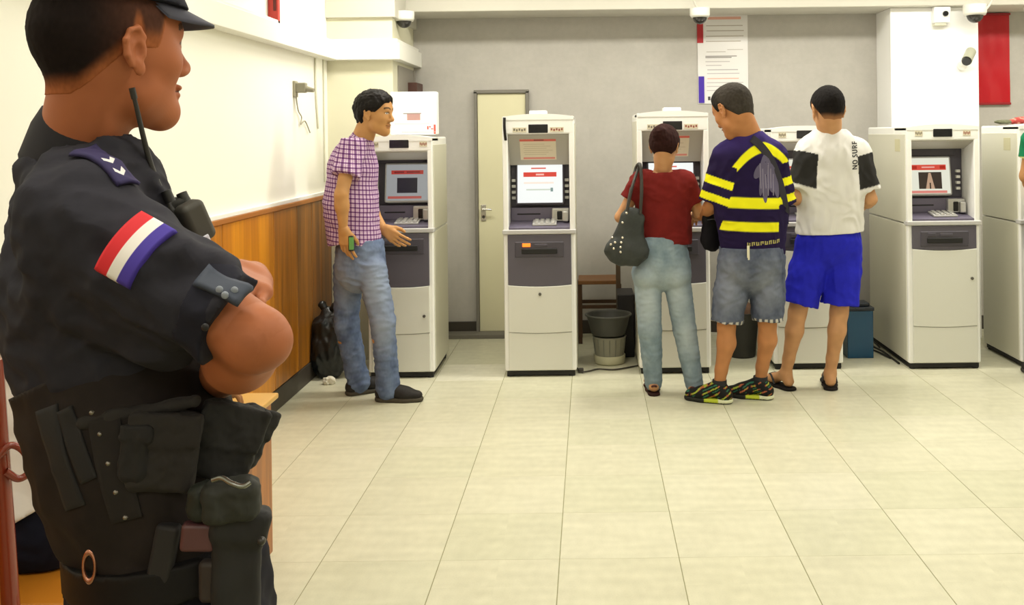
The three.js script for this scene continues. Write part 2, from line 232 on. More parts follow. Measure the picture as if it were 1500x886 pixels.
// ------------------------------------------------------------------ cash machines
const A = {
  shell: mat('#f0f0ec', 0.32, { clearcoat: 0.3, clearcoatRoughness: 0.25 }), side: mat('#cfcdbc', 0.35, { clearcoat: 0.25, clearcoatRoughness: 0.3 }), door: mat('#d6d6cc', 0.38), hood: mat('#a9a59a', 0.5), dark: mat('#45414a', 0.5), fascia: mat('#57535d', 0.45),
  shelf: mat('#6b6577', 0.4), black: mat('#17171a', 0.2), silver: mat('#c9c8c4', 0.28, { metalness: 0.6 }), plinth: mat('#1c1b1a', 0.7), key: mat('#dddcd6', 0.4), slot: mat('#0d0c0d', 0.6), strip: mat('#c3bda8', 0.6), bezel: mat('#4a4650', 0.45), grey: mat('#b9b8b6', 0.4),
};
function screenTex(kind) {
  return canvasTex(256, 200, (g, w, h) => {
    g.fillStyle = kind === 'dull' ? '#b9bcbd' : kind === 'photo' ? '#f3f4e2' : '#f4f8f6'; g.fillRect(0, 0, w, h);
    if (kind === 'menu') { g.fillStyle = '#d8584a'; g.fillRect(78, 16, 84, 7); g.fillStyle = '#d5301f'; g.fillRect(34, 40, 188, 24); g.fillStyle = '#f3b8ae'; g.fillRect(105, 48, 46, 9); g.fillStyle = '#f7e3d2'; g.fillRect(36, 92, 170, 8); g.fillStyle = '#c9d2c2'; g.fillRect(50, 128, 150, 7); g.fillStyle = '#7c9490'; g.fillRect(188, 122, 14, 20); }
    if (kind === 'photo') { g.fillStyle = '#e2503f'; g.fillRect(18, 38, 216, 30); g.fillStyle = '#b62a1e'; g.fillRect(20, 44, 34, 18); g.fillRect(196, 44, 34, 18); g.fillStyle = '#f3b0a5'; g.fillRect(84, 48, 80, 8); g.fillStyle = '#3e332c'; g.fillRect(62, 80, 142, 94); g.fillStyle = '#c9a68a'; g.beginPath(); g.moveTo(124, 84); g.lineTo(138, 84); g.lineTo(160, 174); g.lineTo(104, 174); g.fill(); g.fillStyle = '#2b231f'; g.fillRect(128, 140, 8, 34); g.fillStyle = '#e88c80'; g.fillRect(14, 184, 220, 14); }
    if (kind === 'dull') { g.fillStyle = '#c9453a'; g.fillRect(30, 32, 196, 22); g.fillStyle = '#8c2a22'; g.fillRect(48, 38, 60, 9); g.fillRect(124, 38, 80, 9); g.fillStyle = '#25282d'; g.fillRect(66, 74, 124, 84); g.fillStyle = '#d06a60'; g.fillRect(10, 176, 206, 14); }
  });
}
function posterTex() { return canvasTex(256, 160, (g, w, h) => { g.fillStyle = '#d8cdb4'; g.fillRect(0, 0, w, h); g.fillStyle = '#cf6152'; g.fillRect(0, 0, w, 16); g.fillStyle = '#7d3a30'; g.fillRect(100, 3, 70, 8); g.fillStyle = '#d78577'; g.fillRect(20, h - 20, w - 30, 14); g.fillStyle = '#bdb194'; for (let i = 0; i < 6; i++) g.fillRect(24 + i % 2 * 6, 36 + i * 16, 150 + (i * 37) % 60, 4); }); }
const PT = posterTex();
function stickerTex(c) { return canvasTex(64, 24, (g, w, h) => { g.fillStyle = '#cfc7ae'; g.fillRect(0, 0, w, h); g.fillStyle = c; for (let i = 0; i < 5; i++) g.fillRect(4 + i * 12, 5 + (i % 2) * 3, 8, 11); }); }
const ST = [stickerTex('#6d6557'), stickerTex('#8c4b3e')];
const cutPrint = (t, r = 0.9) => new THREE.MeshPhysicalMaterial({ map: t, roughness: r, alphaTest: 0.4 });
const printMat = (t, r = 0.5) => new THREE.MeshPhysicalMaterial({ map: t, roughness: r });
const screenMat = (t, e) => new THREE.MeshPhysicalMaterial({ color: 0x555555, map: t, emissive: 0xffffff, emissiveMap: t, emissiveIntensity: e, roughness: 0.2 });
// o: x0 x1 (front), z (front plane), depth, h, ledge, disp (bottom of the dark dispenser panel), seam, tall
function cashMachine(o, label) {
  const w = o.x1 - o.x0, hw = w / 2, t = thing('cash_machine', label, 'cash machine', V((o.x0 + o.x1) / 2, 0, o.z), 0), P = 0.032, D = o.depth, h = o.h, L = o.ledge, base = 0.035;
  // body: rear housing, posts, header with a recess between
  const head = o.tall ? h - 0.125 : h - 0.1, rec = 0.24;
  const bodyG = [rbox(-hw, hw, base, L, -D, -0.004, 0.012), rbox(-hw, hw, L + 0.002, h - 0.012, -D, -rec, 0.012), rbox(-hw, -hw + P, L + 0.004, head + 0.01, -rec - 0.01, 0, 0.008), rbox(hw - P, hw, L + 0.004, head + 0.01, -rec - 0.01, 0, 0.008), rbox(-hw, hw, head, h - 0.012, -rec - 0.01, 0, 0.01)];
  const sh = new THREE.Shape(); sh.moveTo(-hw, 0); sh.lineTo(hw, 0); sh.lineTo(hw, 0.02); sh.quadraticCurveTo(0, 0.055, -hw, 0.02); const top = new THREE.ExtrudeGeometry(sh, { depth: 0.241, bevelEnabled: false, curveSegments: 10 }); top.translate(0, h - 0.035, -0.239); bodyG.push(top);
  part('housing', bodyG, o.shell ?? A.shell, t);
  part('side_panel', rbox(-hw - 0.004, -hw + 0.004, base + 0.01, L - 0.004, -D + 0.02, -0.03, 0.003), A.side, t); part('side_panel', rbox(hw - 0.004, hw + 0.004, base + 0.01, L - 0.004, -D + 0.02, -0.03, 0.003), A.side, t);
  part('side_panel', rbox(-hw - 0.004, -hw + 0.004, L + 0.006, h - 0.06, -D + 0.02, -0.03, 0.003), A.side, t); part('side_panel', rbox(hw - 0.004, hw + 0.004, L + 0.006, h - 0.06, -D + 0.02, -0.03, 0.003), A.side, t);
  if (o.tall) part('camera_housing', rbox(-0.055, 0.055, h - 0.02, h + 0.022, -0.12, -0.005, 0.008), A.shell, t);
  const win = o.tall ? [head + 0.008, head + 0.062] : [head + 0.022, head + 0.073];
  part('camera_window', rbox(-0.06, 0.06, win[0], win[1], -0.02, 0.004, 0.004), A.black, t, 'black tinted camera window');
  for (const s of [-1, 1]) { const q = part('sticker', card(0.085, 0.03), printMat(ST[s < 0 ? 0 : 1]), t); q.position.set(s * (o.tall ? 0.115 : 0.15), o.tall ? head + 0.028 : head + 0.045, 0.001); if (!o.tall) q.scale.set(0.55, 1.1, 1); }
  const ix = hw - P - 0.001, rf = -rec + 0.004;
  // upper hood panel, sloping back, with its notice
  const hoodB = o.tall ? head - 0.19 : head - 0.05;
  const hoodG = new THREE.BoxGeometry(2 * ix, Math.hypot(head - hoodB, rec * 0.62), 0.012); hoodG.rotateX(Math.atan2(rec * 0.62, head - hoodB)); hoodG.translate(0, (head + hoodB) / 2, -rec * 0.36);
  const hood = part('hood_panel', hoodG, A.hood, t);
  if (o.tall) { const n = part('notice', card(0.225, 0.165), printMat(PT, 0.6), hood, 'beige notice with red borders'); n.rotation.x = Math.atan2(rec * 0.62, head - hoodB); n.position.set(-0.005, (head + hoodB) / 2, -rec * 0.36 + 0.009); }
  const sB = o.screenBottom, sT = o.screenTop, tilt = -0.14, zc = -rec + 0.085;
  part('fascia_upper', [rbox(-ix, ix, sB - 0.03, hoodB + 0.02, rf, rf + 0.03, 0.004)], A.bezel, t);
  if (!o.tall) part('fascia_band', rbox(-ix, ix - 0.05, sT + 0.012, hoodB - 0.005, rf + 0.03, rf + 0.05, 0.004), A.dark, t);
  // monitor
  const sw = o.tall ? 0.285 : 0.265, sx = o.tall ? 0 : o.flip ? 0.02 : -0.035, sh2 = sT - sB;
  const mon = new THREE.Group(); mon.name = 'monitor'; mon.position.set(sx, (sB + sT) / 2, zc); mon.rotation.x = tilt; t.add(mon);
  part('bezel', [rbox(-sw / 2 - 0.012, sw / 2 + 0.012, -sh2 / 2 - 0.012, sh2 / 2 + 0.012, -0.09, 0, 0.012)], o.tall ? A.bezel : A.grey, mon);
  part('screen', rbox(-sw / 2, sw / 2, -sh2 / 2, sh2 / 2, -0.004, 0.003, 0.002, 1), screenMat(screenTex(o.screen), o.glow), mon, 'lit touch screen');
  { const g = mon.children[1].geometry, p = g.attributes.position, uv = g.attributes.uv; for (let i = 0; i < p.count; i++) uv.setXY(i, p.getX(i) / sw + 0.5, p.getY(i) / sh2 + 0.5); }
  if (o.glow > 0.5) { const r = new THREE.RectAreaLight(0xf4f8f2, 0.8, sw * 0.95, sh2 * 0.95); r.position.set(0, 0, 0.012); r.rotation.y = Math.PI; mon.add(r); }
  for (const s of o.tall ? [-1, 1] : [1]) for (let k = 0; k < 4; k++) { const bx = s * (o.tall ? ix - 0.02 : ix - 0.03), by = sB + 0.03 + k * 0.037; part('function_button', rbox(bx - 0.013, bx + 0.013, by - 0.009, by + 0.009, rf + 0.028, rf + 0.055, 0.003), A.key, t); }
  // card area, reader, keyboard shelf
  const kb = L + 0.028, kt = sB - 0.03;
  part('card_panel', rbox(-ix, ix, kb + 0.03, kt, rf, rf + 0.06, 0.005), A.shelf, t);
  part('card_slot', rbox(-ix + 0.04, -0.0, (kb + kt) / 2 + 0.012, (kb + kt) / 2 + 0.02, rf + 0.05, rf + 0.063, 0.002), A.slot, t);
  const rx = ix - 0.06, reader = part('card_reader', [rbox(rx - 0.055, rx + 0.055, kb + 0.03, kt - 0.004, rf + 0.05, rf + 0.1, 0.008), rbox(rx + 0.012, rx + 0.05, kb + 0.03, kt - 0.02, rf + 0.09, rf + 0.135, 0.01)], A.silver, t, 'silver card reader mouth');
  part('reader_slot', rbox(rx - 0.022, rx + 0.01, kb + 0.04, kt - 0.022, rf + 0.09, rf + 0.106, 0.006), A.black, reader);
  const shelfG = new THREE.BoxGeometry(2 * ix, 0.02, rec - 0.01); shelfG.rotateX(0.16); shelfG.translate(0, kb + 0.012, -rec / 2 - 0.002);
  const shelf = part('keyboard_shelf', [shelfG, rbox(-ix, ix, L + 0.004, kb + 0.0, -rec, -0.012, 0.004)], A.shelf, t);
  const pad = part('keypad', (() => { const g = rbox(-0.075, 0.075, -0.006, 0.006, -0.06, 0.06, 0.003); g.rotateX(0.16); g.translate(0.03, kb + 0.026, -rec / 2 + 0.02); return g; })(), A.grey, shelf);
  { const l = []; for (let i = 0; i < 4; i++) for (let j = 0; j < 4; j++) { const g = rbox(-0.012, 0.012, 0, 0.008, -0.009, 0.009, 0.003, 1); g.translate(-0.05 + i * 0.034, 0.004, -0.042 + j * 0.028); g.rotateX(0.16); g.translate(0.03, kb + 0.028, -rec / 2 + 0.02); l.push(g); } const k = part('keypad_keys', l, A.silver, shelf); k.userData.kind = 'stuff'; }
  part('ledge', rbox(-hw - 0.006, hw + 0.006, L - 0.008, L + 0.02, -0.06, 0.014, 0.006), A.grey, t);
  // dark dispenser panel, bowed bottom edge
  const dT = L - 0.014, dB = o.disp, px2 = hw - P * 0.9;
  const bowed = (x, yT, yB, bowT, bowB, d, bevel = 0.003) => { const s = new THREE.Shape(); s.moveTo(-x, yT); s.quadraticCurveTo(0, yT - bowT * 2, x, yT); s.lineTo(x, yB); s.quadraticCurveTo(0, yB - bowB * 2, -x, yB); s.lineTo(-x, yT); return new THREE.ExtrudeGeometry(s, { depth: d, bevelEnabled: true, bevelSize: bevel, bevelThickness: bevel, bevelSegments: 2, curveSegments: 12 }); };
  const dp = part('dispenser_panel', (() => { const g = bowed(px2, dT, dB, 0, 0.01, 0.01); g.translate(0, 0, -0.004); return g; })(), A.fascia, t, 'dark grey panel with the cash slot');
  const cy = o.tall ? dT - 0.095 : dT - 0.085;
  part('slot_surround', rbox(-0.15, 0.15, cy - 0.04, cy + 0.055, 0.004, 0.014, 0.006), A.dark, dp);
  part('cash_slot', rbox(-0.11, 0.11, cy - 0.018, cy + 0.014, 0.01, 0.022, 0.004), A.slot, dp);
  part('indicator_light', rbox(-0.105, -0.055, cy + 0.024, cy + 0.046, 0.012, 0.018, 0.003), o.lit ? new THREE.MeshStandardMaterial({ color: 0xff8a3a, emissive: 0xff5a14, emissiveIntensity: 2 }) : A.dark, dp);
  part('slot_label', rbox(-0.03, 0.05, cy + 0.026, cy + 0.042, 0.012, 0.017, 0.003), A.bezel, dp);
  if (o.disp < 0.6 * L) part('panel_lock', cyl(V(px2 - 0.03, dB + 0.045, 0.004), V(px2 - 0.03, dB + 0.045, 0.014), 0.009), A.silver, dp);
  const sd = part('safe_door', (() => { const g = bowed(px2, dB - 0.008, o.seam + 0.005, 0.01, 0.008, 0.014); g.translate(0, 0, -0.004); return g; })(), A.door, t);
  const lk = o.tall ? [0, dB - 0.06] : [px2 - 0.03, dB - 0.19];
  part('lock', [cyl(V(lk[0], lk[1], 0.01), V(lk[0], lk[1], 0.022), 0.009), cyl(V(lk[0], lk[1], 0.02), V(lk[0], lk[1], 0.024), 0.005)], mat('#6e6c66', 0.3, { metalness: 0.7 }), sd);
  part('lower_panel', (() => { const g = bowed(px2, o.seam - 0.004, base + 0.012, 0.008, 0, 0.012); g.translate(0, 0, -0.004); return g; })(), A.door, t);
  part('plinth', [box(-hw + 0.012, hw - 0.012, 0.008, base + 0.002, -D + 0.03, -0.012)], A.plinth, t);
  for (const [fx, fz] of [[-1, -0.03], [1, -0.03], [-1, -D + 0.06], [1, -D + 0.06]]) part('foot', cyl(V(fx * (hw - 0.03), 0, fz), V(fx * (hw - 0.03), 0.012, fz), 0.02), A.plinth, t);
  if (o.marks) for (const s of [-1, 1]) part('side_label', rbox(s < 0 ? -hw - 0.006 : hw + 0.003, s < 0 ? -hw - 0.003 : hw + 0.006, h - 0.17, h - 0.09, -0.22, -0.12, 0.001, 1), mat('#c4bf9e', 0.6), t);
  return t;
}
const hAt = (px, py, d) => at(px, py, d).y, xAt = (px, py, d) => at(px, py, d).x;
const M2 = { z: -6.05, d: 6.05 };
const TALL = { tall: true, depth: 0.62, h: hAt(790, 167, 6.05), ledge: hAt(790, 341, 6.05), disp: hAt(790, 416, 6.05), seam: hAt(790, 486, 6.05), screenBottom: hAt(790, 297, 6.2), screenTop: hAt(790, 241, 6.2), screen: 'menu', glow: 0.95 };
const LOW = { tall: false, depth: 0.85, h: hAt(1385, 182, 6.12), ledge: hAt(1385, 328, 6.12), disp: hAt(1385, 363, 6.12), seam: hAt(1385, 477, 6.12), screenBottom: hAt(1385, 283, 6.28), screenTop: hAt(1385, 231, 6.28), screen: 'photo', glow: 0.8 };
cashMachine({ ...LOW, x0: xAt(540, 548, 6.05), x1: xAt(637, 548, 6.05), z: -6.05, depth: 0.6, disp: 0.575, seam: 0.28, screen: 'dull', glow: 0.55, flip: true, h: 1.5 }, 'white cash machine with dull grey screen in the corner beside the plaid shirt');
const atm2 = cashMachine({ ...TALL, x0: xAt(740, 548, 6.05), x1: xAt(845, 548, 6.05), z: -6.05, lit: true }, 'unused tall white cash machine with lit menu screen and orange light above its slot');
part('handset', tube([V(-0.205, TALL.h - 0.02, 0.02), V(-0.206, TALL.h - 0.08, 0.022), V(-0.2, TALL.h - 0.16, 0.012)], 0.009), A.black, atm2, 'black cable hanging at the corner');
cashMachine({ ...TALL, x0: xAt(937, 546, 6.08), x1: xAt(1042, 546, 6.08), z: -6.08, h: TALL.h + 0.01 }, 'tall white cash machine that the woman in the red shirt is using');
cashMachine({ ...LOW, x0: xAt(1134, 541, 6.15), x1: xAt(1236, 541, 6.15), z: -6.15, depth: 0.7 }, 'low white cash machine behind the man in blue shorts');
cashMachine({ ...LOW, x0: xAt(1332, 539, 6.12), x1: xAt(1438, 539, 6.12), z: -6.12, marks: true }, 'free low white cash machine in front of the white column');
cashMachine({ ...LOW, x0: xAt(1497, 539, 6.12), x1: xAt(1603, 539, 6.12), z: -6.12, depth: 0.6, marks: true }, 'white cash machine at the picture edge, only its side seen, behind the green sleeve');

// ------------------------------------------------------------------ things on walls and ceiling
function domeCamera(p, s, label) {
  const t = thing('dome_camera', label, 'security camera', p);
  part('base', lathe([[0.001, 0], [0.062 * s, 0], [0.064 * s, -0.008], [0.064 * s, -0.045 * s], [0.056 * s, -0.062 * s], [0.001, -0.062 * s]]), mat('#e6e5dc', 0.4), t);
  part('dome', new THREE.SphereGeometry(0.046 * s, 24, 12, 0, Math.PI * 2, Math.PI / 2, Math.PI / 2).translate(0, -0.058 * s, 0), mat('#2e2c2a', 0.12), t);
  return t;
}
domeCamera(V(xAt(591, 24, 6.7), 2.35, -6.72), 1.1, 'white dome camera under the beam beside the corner pilaster');
const dc2 = domeCamera(V(xAt(1027, 12, 6.8), 2.37, -6.88), 1.1, 'white dome camera under the beam above the tall wall poster');
part('cable', tube([V(-0.02, -0.02, 0.05), V(-0.05, 0.05, 0.07), V(-0.035, 0.12, 0.05)], 0.008), mat('#cfccc0', 0.5), dc2);
const dc3 = domeCamera(V(xAt(1451, 8, 6.6), 2.415 - 0.045, -6.87), 1.25, 'white dome camera under the beam above the red banner');
part('cable', tube([V(0.05, -0.06, 0.03), V(0.1, 0.02, 0.055), V(0.14, 0.14, 0.055)], 0.009), mat('#d8d5ca', 0.5), dc3);
{
  const p = at(1378, 22, 6.98), t = thing('box_camera', 'small white square camera with one round lens high on the white column', 'security camera', V(p.x, p.y, -7.0));
  part('body', rbox(-0.06, 0.06, -0.06, 0.06, 0, 0.06, 0.012), mat('#f0f0ee', 0.4), t); part('lens', [cyl(V(0.018, 0.005, 0.058), V(0.018, 0.005, 0.075), 0.02, 0.018, 20)], mat('#1d1d1f', 0.15), t);
  part('bracket', rbox(-0.055, 0.03, -0.078, -0.06, 0, 0.05, 0.004), mat('#c9c7b4', 0.5), t); part('cable', tube([V(0.0, 0.06, 0.03), V(0.03, 0.1, 0.03), V(0.1, 0.13, 0.05), V(0.2, 0.15, 0.075)], 0.005), mat('#8b887e', 0.5), t);
}
{
  const p = at(1416, 84, 6.9), t = thing('bullet_camera', 'grey bullet camera on a short arm on the white column', 'security camera', V(p.x, p.y, -7.0));
  const a = V(0.03, 0.04, 0.1), b = V(-0.035, -0.03, 0.19); part('housing', [cyl(a, b, 0.036, 0.036, 24)], mat('#a5a692', 0.4), t); part('lens', cyl(b, b.clone().add(b.clone().sub(a).multiplyScalar(0.12)), 0.033, 0.03, 24), mat('#141415', 0.15), t);
  part('mount', [cyl(V(0.0, -0.05, 0), V(0.0, -0.05, 0.02), 0.035), cyl(V(0, -0.05, 0.015), V(0.005, 0.0, 0.13), 0.012)], mat('#e6e5df', 0.4), t);
}
{
  const p = at(425, 130, 5.82), t = thing('wall_camera', 'small grey box camera with a hanging cord on the left wall', 'security camera', V(XL, p.y, p.z));
  part('plate', rbox(0, 0.015, -0.05, 0.045, -0.03, 0.03, 0.003), mat('#9a957f', 0.5), t); part('camera_body', [rbox(0.01, 0.075, -0.025, 0.035, -0.022, 0.022, 0.008), cyl(V(0.07, -0.002, 0), V(0.12, -0.012, 0.01), 0.019, 0.012)], mat('#8a8672', 0.4), t);
  part('cord', tube([V(0.012, -0.05, 0), V(0.012, -0.13, -0.04), V(0.014, -0.17, -0.1), V(0.012, -0.21, -0.08), V(0.012, -0.19, -0.17), V(0.012, -0.26, -0.28)], 0.004), mat('#9f9b86', 0.6), t);
}
single('conduit', [tube([V(XL + 0.008, 2.0, -6.25), V(XL + 0.008, 1.85, -6.25), V(XL + 0.008, 1.7, -6.27), V(XL + 0.008, 1.55, -6.3)], 0.006), tube([V(XL + 0.006, 2.01, -6.45), V(XL + 0.006, 1.6, -6.45), V(XL + 0.006, 1.2, -6.45)], 0.005)], mat('#cfccb6', 0.6), 'thin pale cable run down the left wall by the corner', 'cable');
{
  const p = at(404, 35, 5.38), t = thing('alarm_sign', 'red ended wall box high on the left wall above the ledge', 'sign', V(XL, p.y, p.z + 0.0));
  part('red_end', rbox(0.0, 0.055, 0, 0.24, -0.02, 0.02, 0.004), mat('#b8352c', 0.5), t); part('emblem', rbox(0.03, 0.046, 0.07, 0.14, 0.018, 0.024, 0.002), mat('#5d1712', 0.5), t);
  part('board', rbox(0.0, 0.05, 0.012, 0.26, -0.9, -0.02, 0.004), mat('#efeedd', 0.5), t);
}
{ // wall poster: a list with one red and one blue tab
  const a = at(1023, 152, 7.34), b = at(1095, 22, 7.34), w = b.x - a.x, h = b.y - a.y;
  const t = thing('wall_poster', 'tall pale printed poster with red and blue tabs on the back wall', 'poster', V((a.x + b.x) / 2, a.y, ZB));
  const tex = canvasTex(288, 520, (g, W, H) => { g.fillStyle = '#dcdad8'; g.fillRect(0, 0, W, H); const bar = (x, y, w2, c, hh = 5) => { g.fillStyle = c; g.fillRect(x, y, w2, hh); }; bar(60, 8, 190, '#d9a493', 16); for (const [y, x, w2, c] of [[58, 50, 210, '#a79f95'], [88, 52, 214, '#a79f95'], [120, 48, 216, '#aca498'], [150, 48, 200, '#aca498'], [200, 170, 90, '#b9b4ae'], [212, 50, 110, '#b9b4ae'], [238, 44, 180, '#77736f'], [246, 44, 150, '#77736f'], [270, 44, 140, '#b4afb0'], [292, 46, 90, '#b4afb0'], [318, 54, 176, '#a3a0a4'], [340, 52, 186, '#b4afb4'], [370, 54, 180, '#dfa795'], [394, 50, 210, '#b7b3b4'], [416, 50, 150, '#b7b3b4'], [440, 50, 180, '#b7b3b4']]) bar(x, y, w2, c); g.fillStyle = '#3c3a3c'; g.fillRect(56, 478, 14, 22); bar(80, 484, 60, '#a9a5a7'); });
  const s = part('sheet', card(w, h, 0.004), printMat(tex, 0.6), t); s.position.set(0, h / 2, 0.004);
  part('red_tab', box(-w / 2 - 0.003, -w / 2 + 0.042, h * 0.69, h * 0.93, 0.002, 0.012), mat('#a4121c', 0.5), t); part('blue_tab', box(-w / 2 + 0.004, -w / 2 + 0.046, h * 0.01, h * 0.31, 0.002, 0.012), mat('#3d1ba0', 0.5), t);
}
{
  const a = at(1433, 153, 7.34), b = at(1478, 20, 7.34), w = b.x - a.x, h = b.y - a.y, t = thing('banner', 'glossy red hanging banner on the back wall right of the column', 'banner', V((a.x + b.x) / 2, a.y, ZB));
  const g = new THREE.PlaneGeometry(w, h, 20, 40), p = g.attributes.position; for (let i = 0; i < p.count; i++) { const x = p.getX(i), y = p.getY(i); p.setZ(i, 0.012 + 0.006 * N3(x * 14, y * 5, 3) + 0.003 * Math.sin((x + y * 0.3) * 40) * sstep(0.1, -0.35, y)); } g.translate(0, h / 2, 0); g.computeVertexNormals();
  const back = g.clone(); back.translate(0, 0, -0.003); part('cloth', [g, back], mat('#b0061a', 0.32, { side: THREE.DoubleSide }), t);
  part('batten', [rbox(-w / 2 - 0.004, w / 2 + 0.004, h - 0.012, h + 0.004, 0, 0.03, 0.003), rbox(-w / 2 - 0.003, w / 2 + 0.003, -0.004, 0.012, 0, 0.026, 0.003)], mat('#8c0a18', 0.4), t);
}
{ // white sign box standing on the corner machine
  const a = at(572, 196, 6.2), b = at(639, 134, 6.2), w = b.x - a.x, h = b.y - a.y, y0 = 1.502, t = thing('sign_box', 'white and red advertising box standing on top of the corner cash machine', 'sign', V((a.x + b.x) / 2, y0, -6.2));
  part('box', rbox(-w / 2, w / 2, 0, b.y - y0, -0.1, 0, 0.008), mat('#fbfbf8', 0.4), t);
  const tex = canvasTex(256, 240, (g, W, H) => { g.fillStyle = '#fdfcfa'; g.fillRect(0, 0, W, H); g.fillStyle = '#b9928c'; g.fillRect(92, 122, 76, 38); g.fillStyle = '#8d7f7c'; g.fillRect(70, 118, 104, 6); g.fillStyle = '#e8bdb7'; g.fillRect(20, 178, 200, 4); g.fillStyle = '#f2d4cf'; g.fillRect(0, 186, W, 3); g.fillStyle = '#d4473f'; g.fillRect(206, 194, 9, 20); g.fillRect(218, 194, 9, 9); g.fillRect(228, 208, 14, 6); g.fillStyle = '#e0564c'; g.fillRect(244, 186, 12, 54); g.fillStyle = '#efaaa2'; g.fillRect(60, 226, 196, 4); });
  const s = part('sign_face', card(w - 0.01, b.y - y0 - 0.01, 0.003), printMat(tex, 0.4), t); s.position.set(0, (b.y - y0) / 2, 0.002);
}

// ------------------------------------------------------------------ things on the floor
{ // bin bag beside the corner machine
  const p = at(482, 543, 6.1), f = bend(union([ecap(V(0, 0.15, 0), V(0.01, 0.3, 0), 0.125, 0.115, V(0, 0, 1), 0.8), ecap(V(0, 0.06, 0), V(0, 0.15, 0), 0.08, 0.12, V(0, 0, 1), 0.8), cap(V(0.01, 0.37, 0), V(0.0, 0.41, 0.0), 0.05, 0.03)], 0.05), (x, y, z) => 0.014 * N3(x * 16, y * 11, z * 16) + 0.008 * N3(x * 40, y * 22, z * 40), 0.02);
  const t = thing('rubbish_bag', 'shiny black rubbish bag on the floor between the wall and the corner machine', 'rubbish bag', V(p.x, 0, p.z));
  part('bag', meshField(keep(f, (x, y, z) => -y), 0.008), mat('#14181a', 0.28), t); part('knot', meshField(bend(union([cap(V(0, 0.4, 0), V(0.05, 0.44, 0.02), 0.016, 0.03), cap(V(0, 0.4, 0), V(-0.04, 0.45, -0.01), 0.016, 0.026)], 0.015), (x, y, z) => 0.005 * N3(x * 50, y * 40, z * 50)), 0.006), mat('#14181a', 0.3), t);
  const q = at(487, 545, 6.0); single('paper_scrap', meshField(keep(bend(ell(V(0, 0.02, 0), 0.04, 0.025, 0.03), (x, y, z) => 0.012 * N3(x * 60, y * 60, z * 60)), (x, y, z) => -y), 0.004), mat('#d8d3c0', 0.8), 'crumpled white paper scrap under the black rubbish bag', 'paper', V(q.x, 0, -5.93));
}
{ // wooden rack or chair back behind the tall machines
  const a = at(850, 470, 7.1), b = at(906, 406, 7.1), t = thing('wooden_stool', 'dark wooden stool standing against the back wall behind the buckets', 'stool', V((a.x + b.x) / 2, 0, -7.1)), w = (b.x - a.x) / 2, m = mat('#4a3018', 0.5);
  const H2 = b.y; part('seat', rbox(-w - 0.01, w + 0.01, H2 - 0.03, H2, -0.14, 0.14, 0.006), mat('#7d5226', 0.45), t);
  for (const [sx, sz] of [[-1, 1], [1, 1], [-1, -1], [1, -1]]) part('leg', rbox(sx * w - 0.016, sx * w + 0.016, 0, H2 - 0.03, sz * 0.11 - 0.016, sz * 0.11 + 0.016, 0.003), m, t);
  part('stretcher', rbox(-w, w, H2 * 0.55, H2 * 0.55 + 0.025, 0.1, 0.12, 0.003), m, t); part('stretcher', rbox(-w, w, H2 * 0.55, H2 * 0.55 + 0.025, -0.12, -0.1, 0.003), m, t);
}
single('wooden_post', rbox(-0.016, 0.016, 0, 0.62, -0.016, 0.016, 0.003), mat('#53402a', 0.6), 'thin upright wooden stick leaning by the stacked buckets', 'stick', V(xAt(906, 440, 6.86), 0, -6.86));
single('dark_carton', rbox(-0.055, 0.055, 0, 0.42, -0.14, 0.14, 0.008), mat('#1b1718', 0.6), 'black narrow box behind the woman in red', 'box', V(xAt(919, 440, 6.72) - 0.016, 0, -6.68));
{
  const p = at(893, 531, 6.4), t = thing('bucket', 'grey plastic bucket standing on the floor under the dark basket', 'bucket', V(p.x, 0, p.z));
  part('tub', lathe([[0.001, 0.004], [0.085, 0.0], [0.09, 0.01], [0.105, 0.17], [0.112, 0.175], [0.108, 0.18], [0.098, 0.17], [0.083, 0.015], [0.001, 0.012]], 36), mat('#8d8b7b', 0.6), t);
  const l = []; for (let k = 0; k < 16; k++) { const a = k / 16 * Math.PI * 2; l.push(cyl(V(Math.cos(a) * 0.09, 0.05, Math.sin(a) * 0.09), V(Math.cos(a) * 0.105, 0.165, Math.sin(a) * 0.105), 0.004, 0.004, 6)); } part('rib_band', l, mat('#77766a', 0.6), t).userData.kind = 'stuff';
  part('white_base', lathe([[0.001, 0], [0.094, 0.0], [0.1, 0.012], [0.104, 0.055], [0.092, 0.056]], 36), mat('#c9c6a8', 0.6), t);
  const b = thing('basket', 'dark grey round plastic basket stacked on the grey bucket', 'basket', V(p.x - 0.005, 0.183, p.z));
  part('bowl', lathe([[0.001, 0.006], [0.1, 0.0], [0.112, 0.012], [0.142, 0.125], [0.15, 0.13], [0.146, 0.138], [0.134, 0.128], [0.1, 0.016], [0.001, 0.014]], 36), mat('#3f3f3a', 0.55), b); part('rim', new THREE.TorusGeometry(0.147, 0.007, 8, 40).rotateX(Math.PI / 2).translate(0, 0.133, 0), mat('#4b4b45', 0.5), b);
}
{
  const p = at(1087, 528, 6.55), t = thing('waste_bin', 'dark grey waste bin seen between the bare legs of the striped shirt man', 'waste bin', V(p.x, 0, -6.55));
  part('bin', lathe([[0.001, 0.004], [0.085, 0], [0.09, 0.01], [0.115, 0.29], [0.12, 0.295], [0.115, 0.3], [0.105, 0.29], [0.08, 0.012], [0.001, 0.012]], 32), mat('#33322f', 0.5), t); part('contents', meshField(keep(bend(ell(V(0, 0.29, 0), 0.1, 0.07, 0.1), (x, y, z) => 0.02 * N3(x * 25, y * 25, z * 25), 0.02), (x, y, z) => 0.27 - y), 0.008), mat('#6b5140', 0.9), t, 'brown crumpled rubbish');
}
